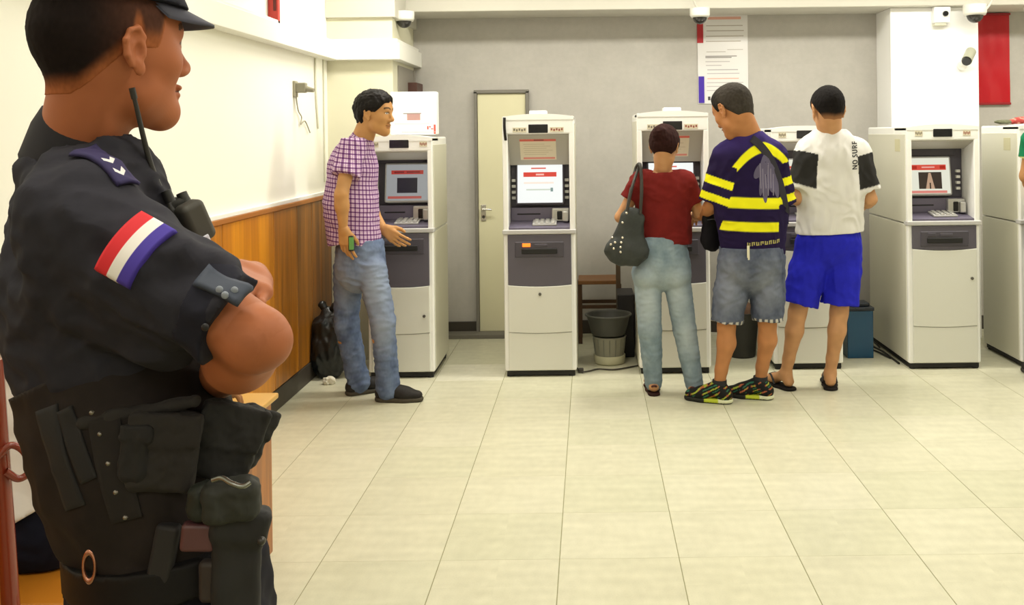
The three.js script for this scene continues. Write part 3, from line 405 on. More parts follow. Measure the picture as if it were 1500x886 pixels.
{ // blue translucent bin with dark lid
  const p = at(1257, 528, 6.5), t = thing('blue_bin', 'translucent blue plastic bin with dark lid beside the free cash machine', 'bin', V(p.x, 0, -6.52));
  const m = new THREE.MeshPhysicalMaterial({ color: C('#0d5b86'), roughness: 0.25, transmission: 0.35, thickness: 0 });
  part('tub', [rbox(-0.085, 0.085, 0, 0.31, -0.085, -0.079, 0.003), rbox(-0.085, 0.085, 0, 0.31, 0.079, 0.085, 0.003), rbox(-0.085, -0.079, 0, 0.31, -0.085, 0.085, 0.003), rbox(0.079, 0.085, 0, 0.31, -0.085, 0.085, 0.003), rbox(-0.085, 0.085, 0, 0.008, -0.085, 0.085, 0.003)], m, t);
  part('contents', meshField(keep(bend(ecap(V(0, 0.03, 0), V(0, 0.17, 0), 0.072, 0.07, V(0, 0, 1), 0.98), (x, y, z) => 0.012 * N3(x * 30, y * 22, z * 30), 0.02), (x, y, z) => 0.009 - y), 0.008), mat('#1d6f95', 0.5), t); part('lid', [rbox(-0.092, 0.092, 0.31, 0.335, -0.092, 0.092, 0.006), rbox(-0.07, 0.07, 0.335, 0.36, -0.06, 0.06, 0.008), rbox(-0.03, 0.03, 0.318, 0.33, 0.09, 0.1, 0.003)], mat('#1d2430', 0.4), t);
}
{ // sockets and cables by the column
  const p = at(1290, 505, 6.95);
  const t = thing('power_strip', 'white power strip with plugs on the floor beside the free cash machine', 'power strip', V(p.x - 0.06, 0, -7.1)); part('strip', rbox(-0.04, 0.04, 0, 0.03, -0.15, 0.15, 0.006), mat('#d9d6c6', 0.5), t);
  for (const [z, y] of [[0.1, 0.03], [0.02, 0.03], [-0.07, 0.03]]) part('plug', rbox(-0.022, 0.022, y, y + 0.045, z - 0.02, z + 0.02, 0.006), mat('#e6e3d6', 0.5), t);
  part('adapter', rbox(-0.03, 0.03, 0.076, 0.13, 0.05, 0.12, 0.006), mat('#e9e7da', 0.5), t);
  single('power_cable', [tube([V(0.0, 0.05, 0.1), V(0.03, 0.012, 0.2), V(0.06, 0.008, 0.42), V(0.06, 0.008, 0.75)], 0.006), tube([V(0.0, 0.05, 0.02), V(-0.05, 0.01, 0.16), V(0.02, 0.008, 0.4), V(0.05, 0.008, 0.6)], 0.006), tube([V(0.0, 0.1, -0.07), V(0.04, 0.06, 0.05), V(0.07, 0.01, 0.3)], 0.006)], mat('#24221f', 0.6), 'tangle of black power cables on the floor by the power strip', 'cable', V(1.9, 0, -7.0));
  const q = at(852, 541, 6.1); single('loose_cable', [tube([V(-0.03, 0.012, -0.1), V(0.0, 0.01, 0.0), V(0.05, 0.008, -0.03), V(0.1, 0.007, -0.08), V(0.2, 0.007, -0.06), V(0.36, 0.007, -0.16)], 0.005), rbox(-0.02, 0.012, 0, 0.03, -0.03, 0.0, 0.006)], mat('#3a362e', 0.6), 'thin dark loose cable lying between the two tall machines', 'cable', V(q.x, 0, -6.12));
  single('wall_cable', tube([V(0, 0.1, 0), V(0.02, 0.04, 0.05), V(0.06, 0.008, 0.12), V(0.12, 0.008, 0.15)], 0.008), mat('#b9b59e', 0.6), 'pale cable drooping behind the striped shirt man', 'cable', V(xAt(1105, 500, 6.9), 0, -7.2));
}
single('clutter', meshField(keep(bend(union([ell(V(-0.05, 0.02, 0), 0.07, 0.014, 0.04), ell(V(0.09, 0.03, 0), 0.09, 0.026, 0.06)], 0.02), (x, y, z) => 0.008 * N3(x * 40, y * 40, z * 40)), (x, y, z) => -y), 0.006, (x, y, z) => x < -0.02 ? lin('#5d5f47') : mixc(lin('#a33a35'), lin('#c9a48f'), sstep(0, 0.3, N3(x * 40, y * 40, 1)))), new THREE.MeshPhysicalMaterial({ vertexColors: true, roughness: 0.8 }), 'small reddish crumpled bundle lying on top of the machine by the picture edge', 'bundle', V(xAt(1488, 185, 6.4), LOW.h - 0.008, -6.45));

// ------------------------------------------------------------------ people: shared builders
const UP = V(0, 1, 0);
const add = (a, b, s = 1) => a.clone().addScaledVector(b, s);
const lerp = (a, b, t) => a.clone().lerp(b, t);
const dirTo = (a, b) => b.clone().sub(a).normalize();
const facing = (deg) => V(Math.cos(deg * Math.PI / 180), 0, -Math.sin(deg * Math.PI / 180));      // 0 = to the right of the picture, 90 = away from the camera
const rightOf = (f) => f.clone().cross(UP).normalize();
function basis(f, pitch = 0, roll = 0) { // head axes: pitch > 0 looks down
  const R = rightOf(f), q = new THREE.Quaternion().setFromAxisAngle(R, -pitch), Fv = f.clone().applyQuaternion(q), q2 = new THREE.Quaternion().setFromAxisAngle(Fv, roll);
  const Rv = R.clone().applyQuaternion(q2), U = Rv.clone().cross(Fv).normalize(); return [Rv, U, Fv];
}
const HEAD = (o, B, s = 1) => (x, y, z) => o.clone().addScaledVector(B[0], x * s).addScaledVector(B[1], y * s).addScaledVector(B[2], z * s);
const local = (o, B, s = 1) => (x, y, z) => { const px = x - o.x, py = y - o.y, pz = z - o.z; return [(px * B[0].x + py * B[0].y + pz * B[0].z) / s, (px * B[1].x + py * B[1].y + pz * B[1].z) / s, (px * B[2].x + py * B[2].y + pz * B[2].z) / s]; };
function headFields(o, B, s, neckBase, neckR = 0.056, es = 1) {
  const h = HEAD(o, B, s), E = (x, y, z, a, b, c) => ell(h(x, y, z), a * s, b * s, c * s, B), K = (x1, y1, z1, x2, y2, z2, a, b) => cap(h(x1, y1, z1), h(x2, y2, z2), a * s, (b ?? a) * s);
  const cranium = union([E(0, 0.034, -0.014, 0.076, 0.093, 0.1), E(0, 0.045, 0.02, 0.066, 0.075, 0.075)], 0.03 * s);
  const neck = cap(h(0, -0.03, -0.03), neckBase, neckR * s, neckR * 1.12 * s);
  const main = union([cranium, E(0, -0.022, 0.036, 0.06, 0.082, 0.055), K(-0.026, -0.062, 0.02, 0, -0.086, 0.068, 0.034, 0.024), K(0.026, -0.062, 0.02, 0, -0.086, 0.068, 0.034, 0.024), E(0, -0.094, 0.072, 0.019, 0.015, 0.015), E(0.036, -0.012, 0.06, 0.026, 0.026, 0.024), E(-0.036, -0.012, 0.06, 0.026, 0.026, 0.024), K(-0.03, 0.037, 0.078, 0.03, 0.037, 0.078, 0.012), neck], 0.022 * s);
  const sockets = [E(0.032, 0.016, 0.1, 0.017, 0.011, 0.017), E(-0.032, 0.016, 0.1, 0.017, 0.011, 0.017)];
  const nose = union([K(0, 0.024, 0.088, 0, -0.016, 0.108, 0.008, 0.011), E(0, -0.021, 0.108, 0.0125, 0.011, 0.012), E(0.012, -0.026, 0.099, 0.008, 0.008, 0.011), E(-0.012, -0.026, 0.099, 0.008, 0.008, 0.011)], 0.008 * s);
  const lips = union([E(0, -0.051, 0.092, 0.023, 0.0065, 0.009), E(0, -0.0625, 0.09, 0.02, 0.0075, 0.009)], 0.003 * s);
  const lids = [E(0.031, 0.015, 0.077, 0.015, 0.0125, 0.013), E(-0.031, 0.015, 0.077, 0.015, 0.0125, 0.013)];
  const ear = (sg) => {
    const T = (x, y, z) => [sg * (0.074 + (x - 0.074) * es), 0.003 + (y - 0.003) * es, -0.002 + (z + 0.002) * es], Ee = (x, y, z, a, b, c) => E(...T(x, y, z), a * es, b * es, c * es), Ke = (x1, y1, z1, x2, y2, z2, a, b) => K(...T(x1, y1, z1), ...T(x2, y2, z2), a * es, (b ?? a) * es);
    const plate = union([Ee(0.079, 0.006, -0.006, 0.007, 0.03, 0.018), Ee(0.078, -0.026, 0.001, 0.006, 0.012, 0.009), Ke(0.08, -0.022, -0.012, 0.085, -0.006, -0.021, 0.004), Ke(0.085, -0.006, -0.021, 0.0865, 0.016, -0.0225, 0.0042), Ke(0.0865, 0.016, -0.0225, 0.0855, 0.031, -0.014, 0.0042), Ke(0.0855, 0.031, -0.014, 0.083, 0.035, -0.001, 0.0042), Ke(0.083, 0.035, -0.001, 0.079, 0.022, 0.009, 0.004), Ke(0.076, 0.004, 0.008, 0.078, -0.006, 0.007, 0.004)], 0.005 * s * es);
    const hole = Ee(0.089, 0.0, -0.002, 0.011, 0.015, 0.0085), hole2 = Ee(0.088, 0.021, -0.007, 0.006, 0.009, 0.008), f = (x, y, z) => { let d = plate(x, y, z); d = -smin(-d, hole(x, y, z), 0.004); return -smin(-d, hole2(x, y, z), 0.004); }; f.lo = plate.lo; f.hi = plate.hi; return f; };
  const ears = [ear(1), ear(-1)];
  const f = (x, y, z) => { let d = main(x, y, z); for (const q of sockets) d = Math.max(d, -q(x, y, z)); d = smin(d, nose(x, y, z), 0.012 * s); d = smin(d, lips(x, y, z), 0.006 * s); for (const q of lids) d = smin(d, q(x, y, z), 0.003 * s); for (const q of ears) d = smin(d, q(x, y, z), 0.006 * s); return d; };
  [f.lo, f.hi] = bbOf([main, nose, ...ears]);
  return { f, cranium, neck, L: local(o, B, s), h, s };
}
// skin tones with a darker brow, eyes, lips: features of the face itself
function faceColor(H, skin, browC = '#2a1c14', hairlineShade = null) {
  const sk = lin(skin), lip = mixc(sk, lin('#7d3a34'), 0.5), br = lin(browC), eyeW = lin('#cfc6bb'), iris = lin('#21140d'), red = mixc(sk, lin('#b5563c'), 0.35);
  return (x, y, z) => {
    const [a, b, c] = H.L(x, y, z), ax = Math.abs(a); let col = mixc(sk, red, 0.5 * sstep(0.05, 0.09, ax) * sstep(-0.03, 0.0, c) * 0 + 0.35 * sstep(0.02, 0.0, Math.hypot(a, b + 0.02)) );
    col = mixc(col, [col[0] * 0.9, col[1] * 0.86, col[2] * 0.84], 0.6 * clamp(0.5 + N3(x * 30, y * 30, z * 30), 0, 1));
    if (c > 0.05) {
      if (ax > 0.01 && ax < 0.052) { const yb = 0.036 + 0.01 * (1 - ((ax - 0.034) / 0.024) ** 2); if (Math.abs(b - yb) < 0.005) col = mixc(col, br, 0.85); }
      const ex = (ax - 0.031) / 0.014, ey = (b - 0.015) / 0.0055; if (ex * ex + ey * ey < 1) col = Math.hypot(ax - 0.031, b - 0.015) < 0.0058 ? iris : eyeW; else if (ex * ex + ey * ey < 1.7 && b > 0.015) col = mixc(col, br, 0.8);
      if (ax < 0.024 && b < -0.044 && b > -0.07 && c > 0.085) col = mixc(col, lip, 0.8 * sstep(0.024, 0.014, ax)); if (ax < 0.022 && Math.abs(b + 0.0565) < 0.0014 && c > 0.08) col = mixc(col, lin('#3b1714'), 0.8);
      if (ax < 0.014 && ax > 0.004 && b < -0.028 && b > -0.034 && c > 0.09) col = mixc(col, lin('#3a1a12'), 0.7);
    }
    return col;
  };
}
const fadeHair = (H, line, base, skin, w = 0.016) => { const b0 = lin(base), sk = lin(skin); return (x, y, z) => { const [a, b, c] = H.L(x, y, z), k = sstep(w, 0, b - line(c, Math.abs(a), a)), n = 1 + 0.35 * N3(x * 160, y * 80, z * 160); return mixc([b0[0] * n, b0[1] * n, b0[2] * n], sk, k * 0.75); }; };
function hairField(H, line, thick = 0.008, noise = 0.0025, freq = 60) {
  const s = H.s, u = union([H.cranium, H.neck], 0.02 * s), f = bend(u, (x, y, z) => { const [a, b, c] = H.L(x, y, z), k = clamp((b - line(c, Math.abs(a), a)) / 0.03, 0.12, 1); return thick * s * Math.sqrt(k) + noise * k * (N3(x * freq, y * freq * 0.6, z * freq) + 0.5 * N3(x * freq * 2.3, y * freq * 2, z * freq * 2.3)); }, thick + 0.008);
  return keep(f, (x, y, z) => { const [a, b, c] = H.L(x, y, z); return (line(c, Math.abs(a), a) - b) * s * 0.8; });
}
const shortLine = (c, ax) => c < -0.06 ? -0.055 + 0.0 * ax : c < -0.02 ? -0.055 + (c + 0.06) / 0.04 * 0.06 : c < 0.006 ? 0.005 + sstep(-0.02, 0.0, c) * (ax > 0.06 ? 0.028 : 0) : c < 0.03 ? 0.012 : c < 0.058 ? 0.012 + (c - 0.03) / 0.028 * 0.07 : 0.082 - (c - 0.058) * 0.1 + ax * 0.1;
// a hand: metacarpals, four separate bent fingers and a thumb
function handField(w, dir, back, thumbSide, curl = [0.3, 0.35, 0.4, 0.45], s = 1, spread = 0.06, thumbOut = 0.6, thumbCurl = 0.25) {
  const D = dir.clone().normalize(), S = thumbSide.clone().addScaledVector(D, -thumbSide.dot(D)).normalize(), Nn = back.clone().addScaledVector(D, -back.dot(D)).addScaledVector(S, -back.dot(S)).normalize(), l = [];
  const off = [0.029, 0.0095, -0.0095, -0.027], len = [[0.042, 0.026, 0.02], [0.046, 0.03, 0.021], [0.043, 0.028, 0.02], [0.034, 0.021, 0.018]], r = [0.0088, 0.009, 0.0086, 0.0076], base = [0.088, 0.09, 0.086, 0.08];
  const palm = [];
  for (let i = 0; i < 4; i++) {
    const a = add(add(w, S, off[i] * 0.62 * s), D, 0.008 * s), k = add(add(w, D, base[i] * s), S, off[i] * s); palm.push(cap(a, k, 0.0145 * s, 0.0115 * s));
    let p = k, ang = curl[i] * 0.7, sp = off[i] / 0.029 * spread; const ch = [];
    for (let j = 0; j < 3; j++) { const d = D.clone().multiplyScalar(Math.cos(ang)).addScaledVector(Nn, -Math.sin(ang)).addScaledVector(S, sp * Math.cos(ang)).normalize(), q = add(p, d, len[i][j] * s); ch.push(cap(p, q, (r[i] - j * 0.0007) * s, (r[i] - (j + 1) * 0.0008) * s)); p = q; ang += curl[i] * (j ? 0.9 : 1.25); }
    l.push(union(ch, 0.004 * s));
  }
  palm.push(cap(add(w, D, -0.02 * s), add(w, D, 0.02 * s), 0.023 * s, 0.021 * s));
  const t0 = add(add(w, D, 0.022 * s), S, 0.02 * s), td = D.clone().multiplyScalar(0.8).addScaledVector(S, thumbOut).addScaledVector(Nn, -0.35).normalize(), t1 = add(t0, td, 0.044 * s), td2 = D.clone().multiplyScalar(0.95).addScaledVector(S, thumbOut * (0.75 - thumbCurl)).addScaledVector(Nn, -0.35 - thumbCurl).normalize(), t2 = add(t1, td2, 0.03 * s), t3 = add(t2, D.clone().addScaledVector(Nn, -0.4 - thumbCurl).addScaledVector(S, 0.2 - thumbCurl).normalize(), 0.024 * s);
  palm.push(cap(t0, t1, 0.017 * s, 0.0125 * s)); l.push(union([cap(t1, t2, 0.0115 * s, 0.0105 * s), cap(t2, t3, 0.0105 * s, 0.0085 * s)], 0.004 * s));
  return union([union(palm, 0.014 * s), ...l], 0.006 * s);
}
const skinMat = (r = 0.55) => new THREE.MeshPhysicalMaterial({ vertexColors: true, roughness: r, specularIntensity: 0.6 });
const clothMat = (r = 0.9) => new THREE.MeshPhysicalMaterial({ vertexColors: true, roughness: r, specularIntensity: 0.3, side: THREE.DoubleSide });
const skinColor = (hex, k = 25) => { const c = lin(hex); return (x, y, z) => { const n = 0.93 + 0.14 * N3(x * k, y * k, z * k); return [c[0] * n, c[1] * n, c[2] * n]; }; };
const plain = (hex, v = 0.1, k = 30) => { const c = lin(hex); return (x, y, z) => { const n = 1 + v * (N3(x * k, y * k, z * k) + 0.6 * N3(x * k * 4, y * k * 4, z * k * 4)); return [c[0] * n, c[1] * n, c[2] * n]; }; };
const folds = (amp, fy = 26, fx = 9, seed = 0) => (x, y, z) => { const wx = N3(x * 6 + seed, y * 5, z * 6) * 1.6; const a = N3(x * fx + seed, y * fy + wx, z * fx), b = N3(x * fx * 2.2, y * fy * 1.8 + seed, z * fx * 2.2); return amp * ((1 - Math.abs(a) * 2.2) * 0.75 + b * 0.7); };
const denim = (light, dark, pale, J) => { const l = lin(light), d = lin(dark), p = lin(pale); return (x, y, z, nx, ny, nz) => { let k = 0.45 + 0.5 * N3(x * 22, y * 14, z * 22) + 0.25 * N3(x * 90, y * 60, z * 90); let c = mixc(d, l, clamp(k, 0, 1)); let f = 0; for (const q of J) f = Math.max(f, 1 - Math.hypot(x - q[0].x, (y - q[0].y) * 0.6, z - q[0].z) / q[1]); return mixc(c, p, clamp(f, 0, 1) * 0.75); }; };
// o.J: joints; returns the root group with the body mesh as first child
function person(o, label, group) {
  const J = o.J, f = o.f, R = rightOf(f), g = o.girth ?? 1, base = V(o.base.x, 0, o.base.z), t = thing('person', label, 'person', base, 0, group);
  const q = o.k ?? 1, lg = o.legS ?? 1; const chest = J.chest ?? lerp(J.pelvis, J.neck, 0.7), skin = [
    ecap(J.pelvis, lerp(J.pelvis, chest, 0.5), 0.155 * g, 0.142 * g, f, 0.66), ecap(lerp(J.pelvis, chest, 0.5), chest, 0.14 * g, 0.165 * g, f, 0.62), cap(J.shL, J.shR, 0.05, 0.05), cap(chest, J.neck, 0.08, 0.055),
    cap(J.shL, J.elL, 0.047 * q, 0.036 * q), cap(J.elL, lerp(J.elL, J.wrL, 0.35), 0.037 * q, 0.037 * q), cap(lerp(J.elL, J.wrL, 0.3), J.wrL, 0.038 * q, 0.024 * q), cap(J.shR, J.elR, 0.047 * q, 0.036 * q), cap(J.elR, lerp(J.elR, J.wrR, 0.35), 0.037 * q, 0.037 * q), cap(lerp(J.elR, J.wrR, 0.3), J.wrR, 0.038 * q, 0.024 * q),
  ];
  for (const s of ['L', 'R']) { const h = J['hip' + s], k = J['kn' + s], a = J['an' + s], bk = o['calf' + s] ?? f; skin.push(cap(h, lerp(h, k, 0.4), 0.08 * g * lg, 0.072 * g * lg), cap(lerp(h, k, 0.35), k, 0.07 * g * lg, 0.052 * q * lg), cap(k, add(lerp(k, a, 0.28), bk, -0.012), 0.05 * q, 0.052 * q), cap(add(lerp(k, a, 0.28), bk, -0.012), lerp(k, a, 0.75), 0.051 * q, 0.034 * q), cap(lerp(k, a, 0.75), a, 0.034 * q, 0.032 * q)); }
  for (const s of ['L', 'R']) { const a = J['an' + s], d = o['foot' + s]; if (!d) continue; const heel = add(a, d, -0.025); heel.y = 0.036 + (o.lift ?? 0.0); const ball = add(a, d, 0.1); ball.y = 0.03 + (o.lift ?? 0); const toe = add(a, d, 0.16); toe.y = 0.021 + (o.lift ?? 0); skin.push(cap(a, heel, 0.031, 0.032), cap(a, ball, 0.032, 0.028), cap(add(ball, rightOf(d), 0.012), add(toe, rightOf(d), 0.012), 0.026, 0.017), cap(add(ball, rightOf(d), -0.014), add(toe, rightOf(d), -0.018), 0.024, 0.016)); if (o.bareToes) for (let i = -2; i <= 2; i++) skin.push(cap(add(add(ball, d, 0.03), rightOf(d), i * 0.014), add(add(toe, d, 0.012 - Math.abs(i) * 0.004), rightOf(d), i * 0.016), 0.012, 0.009)); }
  const bodyF = union(skin, 0.02), H = headFields(J.head, o.headB, o.headS ?? 1, J.neck, o.neckR, o.earS), skinC = skinColor(o.skin), geos = [meshField(bodyF, o.cell ?? 0.011, skinC), meshField(H.f, o.headCell ?? 0.0032, faceColor(H, o.skin, o.brow))];
  for (const hd of o.hands ?? []) geos.push(meshField(hd, o.handCell ?? 0.003, skinC));
  wpart('body', geos, skinMat(), t);
  return { t, bodyF, H, chest, base, R, f };
}
const cloth = (P, name, field, cell, color, m = clothMat(), parent, label, uv) => wpart(name, meshField(field, cell, color, uv), m, P.t, parent ?? P.t, label);
// trouser legs and seat
function trousersField(J, o) {
  const l = [ecap(add(J.pelvis, UP, o.rise ?? 0.07), add(J.pelvis, UP, -0.02), o.waist ?? 0.168, o.seat ?? 0.178, o.f, o.squash ?? 0.72)];
  for (const q of o.extra ?? []) l.push(q);
  for (const s of ['L', 'R']) { const h = J['hip' + s], k = J['kn' + s], a = J['an' + s]; if (o.shorts) { const e = lerp(h, k, o.shorts); const d = dirTo(h, e); let leg = union([cap(h, lerp(h, e, 0.5), o.thigh ?? 0.105, o.thigh ?? 0.105), cap(lerp(h, e, 0.45), add(e, d, 0.08), o.thigh ?? 0.105, o.hemR ?? 0.1)], 0.02); l.push(cut(leg, e, d)); } else l.push(cap(h, k, o.thigh ?? 0.1, o.knee ?? 0.075), cap(k, lerp(k, a, 0.5), o.knee ?? 0.075, o.calf ?? 0.066), cap(lerp(k, a, 0.45), add(a, dirTo(k, a), o.over ?? 0.03), o.calf ?? 0.066, o.hemR ?? 0.062)); }
  return union(l, o.blend ?? 0.025);
}
function shoe(P, a, d, name, upper, sole, parent, label, hi = 0.075) {
  const R = rightOf(d), heel = add(V(a.x, 0.045, a.z), d, -0.03), ball = add(V(a.x, 0.04, a.z), d, 0.1), toe = add(V(a.x, 0.034, a.z), d, 0.162);
  const up = keep(union([cap(V(a.x, hi, a.z), heel, 0.042, 0.044), cap(add(V(a.x, hi - 0.01, a.z), d, 0.02), ball, 0.042, 0.042), ecap(ball, toe, 0.047, 0.036, UP, 0.75)], 0.025), (x, y, z) => Math.max(0.018 - y, y - hi - 0.025));
  const u = wpart(name, meshField(up, 0.005, upper), clothMat(0.6), P.t, parent ?? P.t, label);
  const so = keep(union([ecap(V(heel.x, 0.014, heel.z), V(ball.x, 0.014, ball.z), 0.045, 0.05, UP, 0.6), ecap(V(ball.x, 0.014, ball.z), add(V(toe.x, 0.014, toe.z), d, 0.002), 0.05, 0.04, UP, 0.6)], 0.01), (x, y, z) => Math.max(-y, y - 0.024));
  wpart('sole', meshField(so, 0.005, sole), clothMat(0.6), P.t, u); return u;
}

// ------------------------------------------------------------------ man in the white shirt and blue shorts
{
  const d = 5.68, f = facing(88), p = (x, y, dd = d) => at(x, y, dd), R = rightOf(f);
  const J = { head: p(1213, 163, 5.6), neck: p(1215, 198, 5.64), chest: p(1216, 250, 5.63), pelvis: p(1214, 345, 5.66), shL: p(1184, 225, 5.65), shR: p(1257, 226, 5.65), elL: p(1166, 290, 5.62), wrL: p(1182, 312, 5.4 + 0.02), elR: p(1275, 292, 5.64), wrR: p(1262, 302, 5.84), hipL: p(1190, 365, 5.67), hipR: p(1237, 365, 5.67), knL: p(1168, 458, 5.65), knR: p(1229, 458, 5.66), anL: p(1151, 549, 5.70), anR: p(1216, 550, 5.70) };
  J.wrL = p(1188, 304, 5.86); J.anL.y = J.anR.y = 0.085;
  const fL = facing(118), fR = facing(80);
  const P = person({ J, f, base: p(1185, 570, 5.68), skin: '#c69468', headB: basis(facing(96), 0.3), headS: 1.08, cell: 0.011, footL: fL, footR: fR, lift: 0.012, bareToes: true, hands: [handField(J.wrL, add(f, UP, 0.2), UP, R, [0.4, 0.4, 0.4, 0.5]), handField(J.wrR, add(f, UP, 0.25), UP, R.clone().negate(), [0.5, 0.5, 0.5, 0.5])] }, 'man in white shirt with dark sleeves, bright blue shorts and flip-flops, using the cash machine');
  const torso = union([ecap(p(1216, 338, 5.66), p(1216, 280, 5.65), 0.19, 0.18, f, 0.74), ecap(p(1216, 280, 5.65), p(1217, 236, 5.64), 0.176, 0.186, f, 0.64), cap(p(1186, 224, 5.66), p(1256, 224, 5.66), 0.062, 0.062), cap(p(1215, 206, 5.65), p(1190, 219, 5.65), 0.06, 0.056), cap(p(1215, 206, 5.65), p(1252, 219, 5.65), 0.06, 0.056), cap(p(1215, 208, 5.65), p(1215, 192, 5.64), 0.072, 0.062)], 0.05);
  const sl = (s) => { const a = J['sh' + s], b = J['el' + s], e = lerp(a, b, 0.8); return cut(cap(a, add(e, dirTo(a, b), 0.05), 0.068, 0.07), e, dirTo(a, b)); };
  const fo = folds(0.008, 9, 12, 3), hemY = p(1215, 342, 5.6).y;
  const all = union([torso, sl('L'), sl('R')], 0.03), shirt = keep(bend(all, fo), (x, y, z) => Math.max(hemY + 0.03 * (x - J.pelvis.x) * 1.5 - y, Math.max(y - J.neck.y - 0.035, 0.05 - Math.hypot(x - J.neck.x, (y - J.neck.y - 0.03) * 1.2, z - J.neck.z))));
  const wh = lin('#dcdad6'), dk = lin('#2e2d2c'), seam = (x, y) => 0;
  const shirtC = (x, y, z) => { const px = x; for (const s of ['L', 'R']) { const a = J['sh' + s], b = J['el' + s], ab = b.clone().sub(a), L = ab.length(); ab.normalize(); const tt = ((x - a.x) * ab.x + (y - a.y) * ab.y + (z - a.z) * ab.z) / L, sg = s === 'L' ? -1 : 1, lat = (x - a.x) * sg; if (lat > -0.028 + (tt - 0.2) * 0.02 && tt > 0.02) return tt > 0.735 ? wh : tt > 0.72 ? mixc(dk, wh, 0.5) : dk; } const n = 1 + 0.05 * N3(x * 20, y * 12, z * 20); return [wh[0] * n, wh[1] * n, wh[2] * n]; };
  const S = cloth(P, 'shirt', shirt, 0.0055, shirtC);
  const tex = canvasTex(64, 220, (g, w, h) => { g.clearRect(0, 0, w, h); g.save(); g.translate(w / 2, h / 2); g.rotate(-Math.PI / 2); g.fillStyle = '#2c2b2d'; g.font = 'bold 52px sans-serif'; g.textAlign = 'center'; g.textBaseline = 'middle'; g.fillText('NO SURF', 0, 2, 205); g.restore(); });
  wpart('shirt_print', patch(shirt, p(1255, 228, 5.5), V(0.027, 0.002, 0), V(0.004, 0.088, 0), V(0, 0, -1), 8, 16), cutPrint(tex), P.t, S);
  const shr = keep(bend(trousersField(J, { f, waist: 0.164, seat: 0.186, squash: 0.7, shorts: 0.85, thigh: 0.1, hemR: 0.104, blend: 0.02, extra: [cap(p(1213, 360, 5.66), p(1210, 405, 5.66), 0.09, 0.03)] }), folds(0.008, 7, 14, 8)), (x, y, z) => y - p(1215, 330, 5.66).y);
  cloth(P, 'shorts', shr, 0.0065, plain('#2326b4', 0.12, 14), clothMat(0.75));
  { const ln = (c, ax) => c < -0.05 ? -0.07 + ax * 0.25 : shortLine(c, ax); cloth(P, 'hair', hairField(P.H, ln, 0.0085, 0.002, 90), 0.0035, fadeHair(P.H, ln, '#161312', '#ac7a54', 0.03)); }
  for (const [a, d2] of [[J.anL, fL], [J.anR, fR]]) {
    const A0 = V(a.x, 0.006, a.z), q = add(A0, d2, 0.165), Rr = rightOf(d2);
    const so = keep(union([ecap(add(A0, d2, -0.03), add(A0, d2, 0.06), 0.042, 0.04, UP, 0.5), ecap(add(A0, d2, 0.06), q, 0.04, 0.05, UP, 0.5)], 0.02), (x, y, z) => Math.max(-y, y - 0.017));
    const ff = wpart('flip_flop', meshField(so, 0.0045, plain('#1e1a18')), clothMat(0.7), P.t);
    wpart('strap', [tube([add(add(A0, d2, 0.05), Rr, 0.042).setY(0.02), add(add(A0, d2, 0.1), Rr, 0.03).setY(0.066), add(A0, d2, 0.155).setY(0.05), add(A0, d2, 0.17).setY(0.016)], 0.006), tube([add(add(A0, d2, 0.05), Rr, -0.042).setY(0.02), add(add(A0, d2, 0.1), Rr, -0.03).setY(0.066), add(A0, d2, 0.155).setY(0.05)], 0.006)], mat('#1b1716', 0.6), P.t, ff);
  }
}
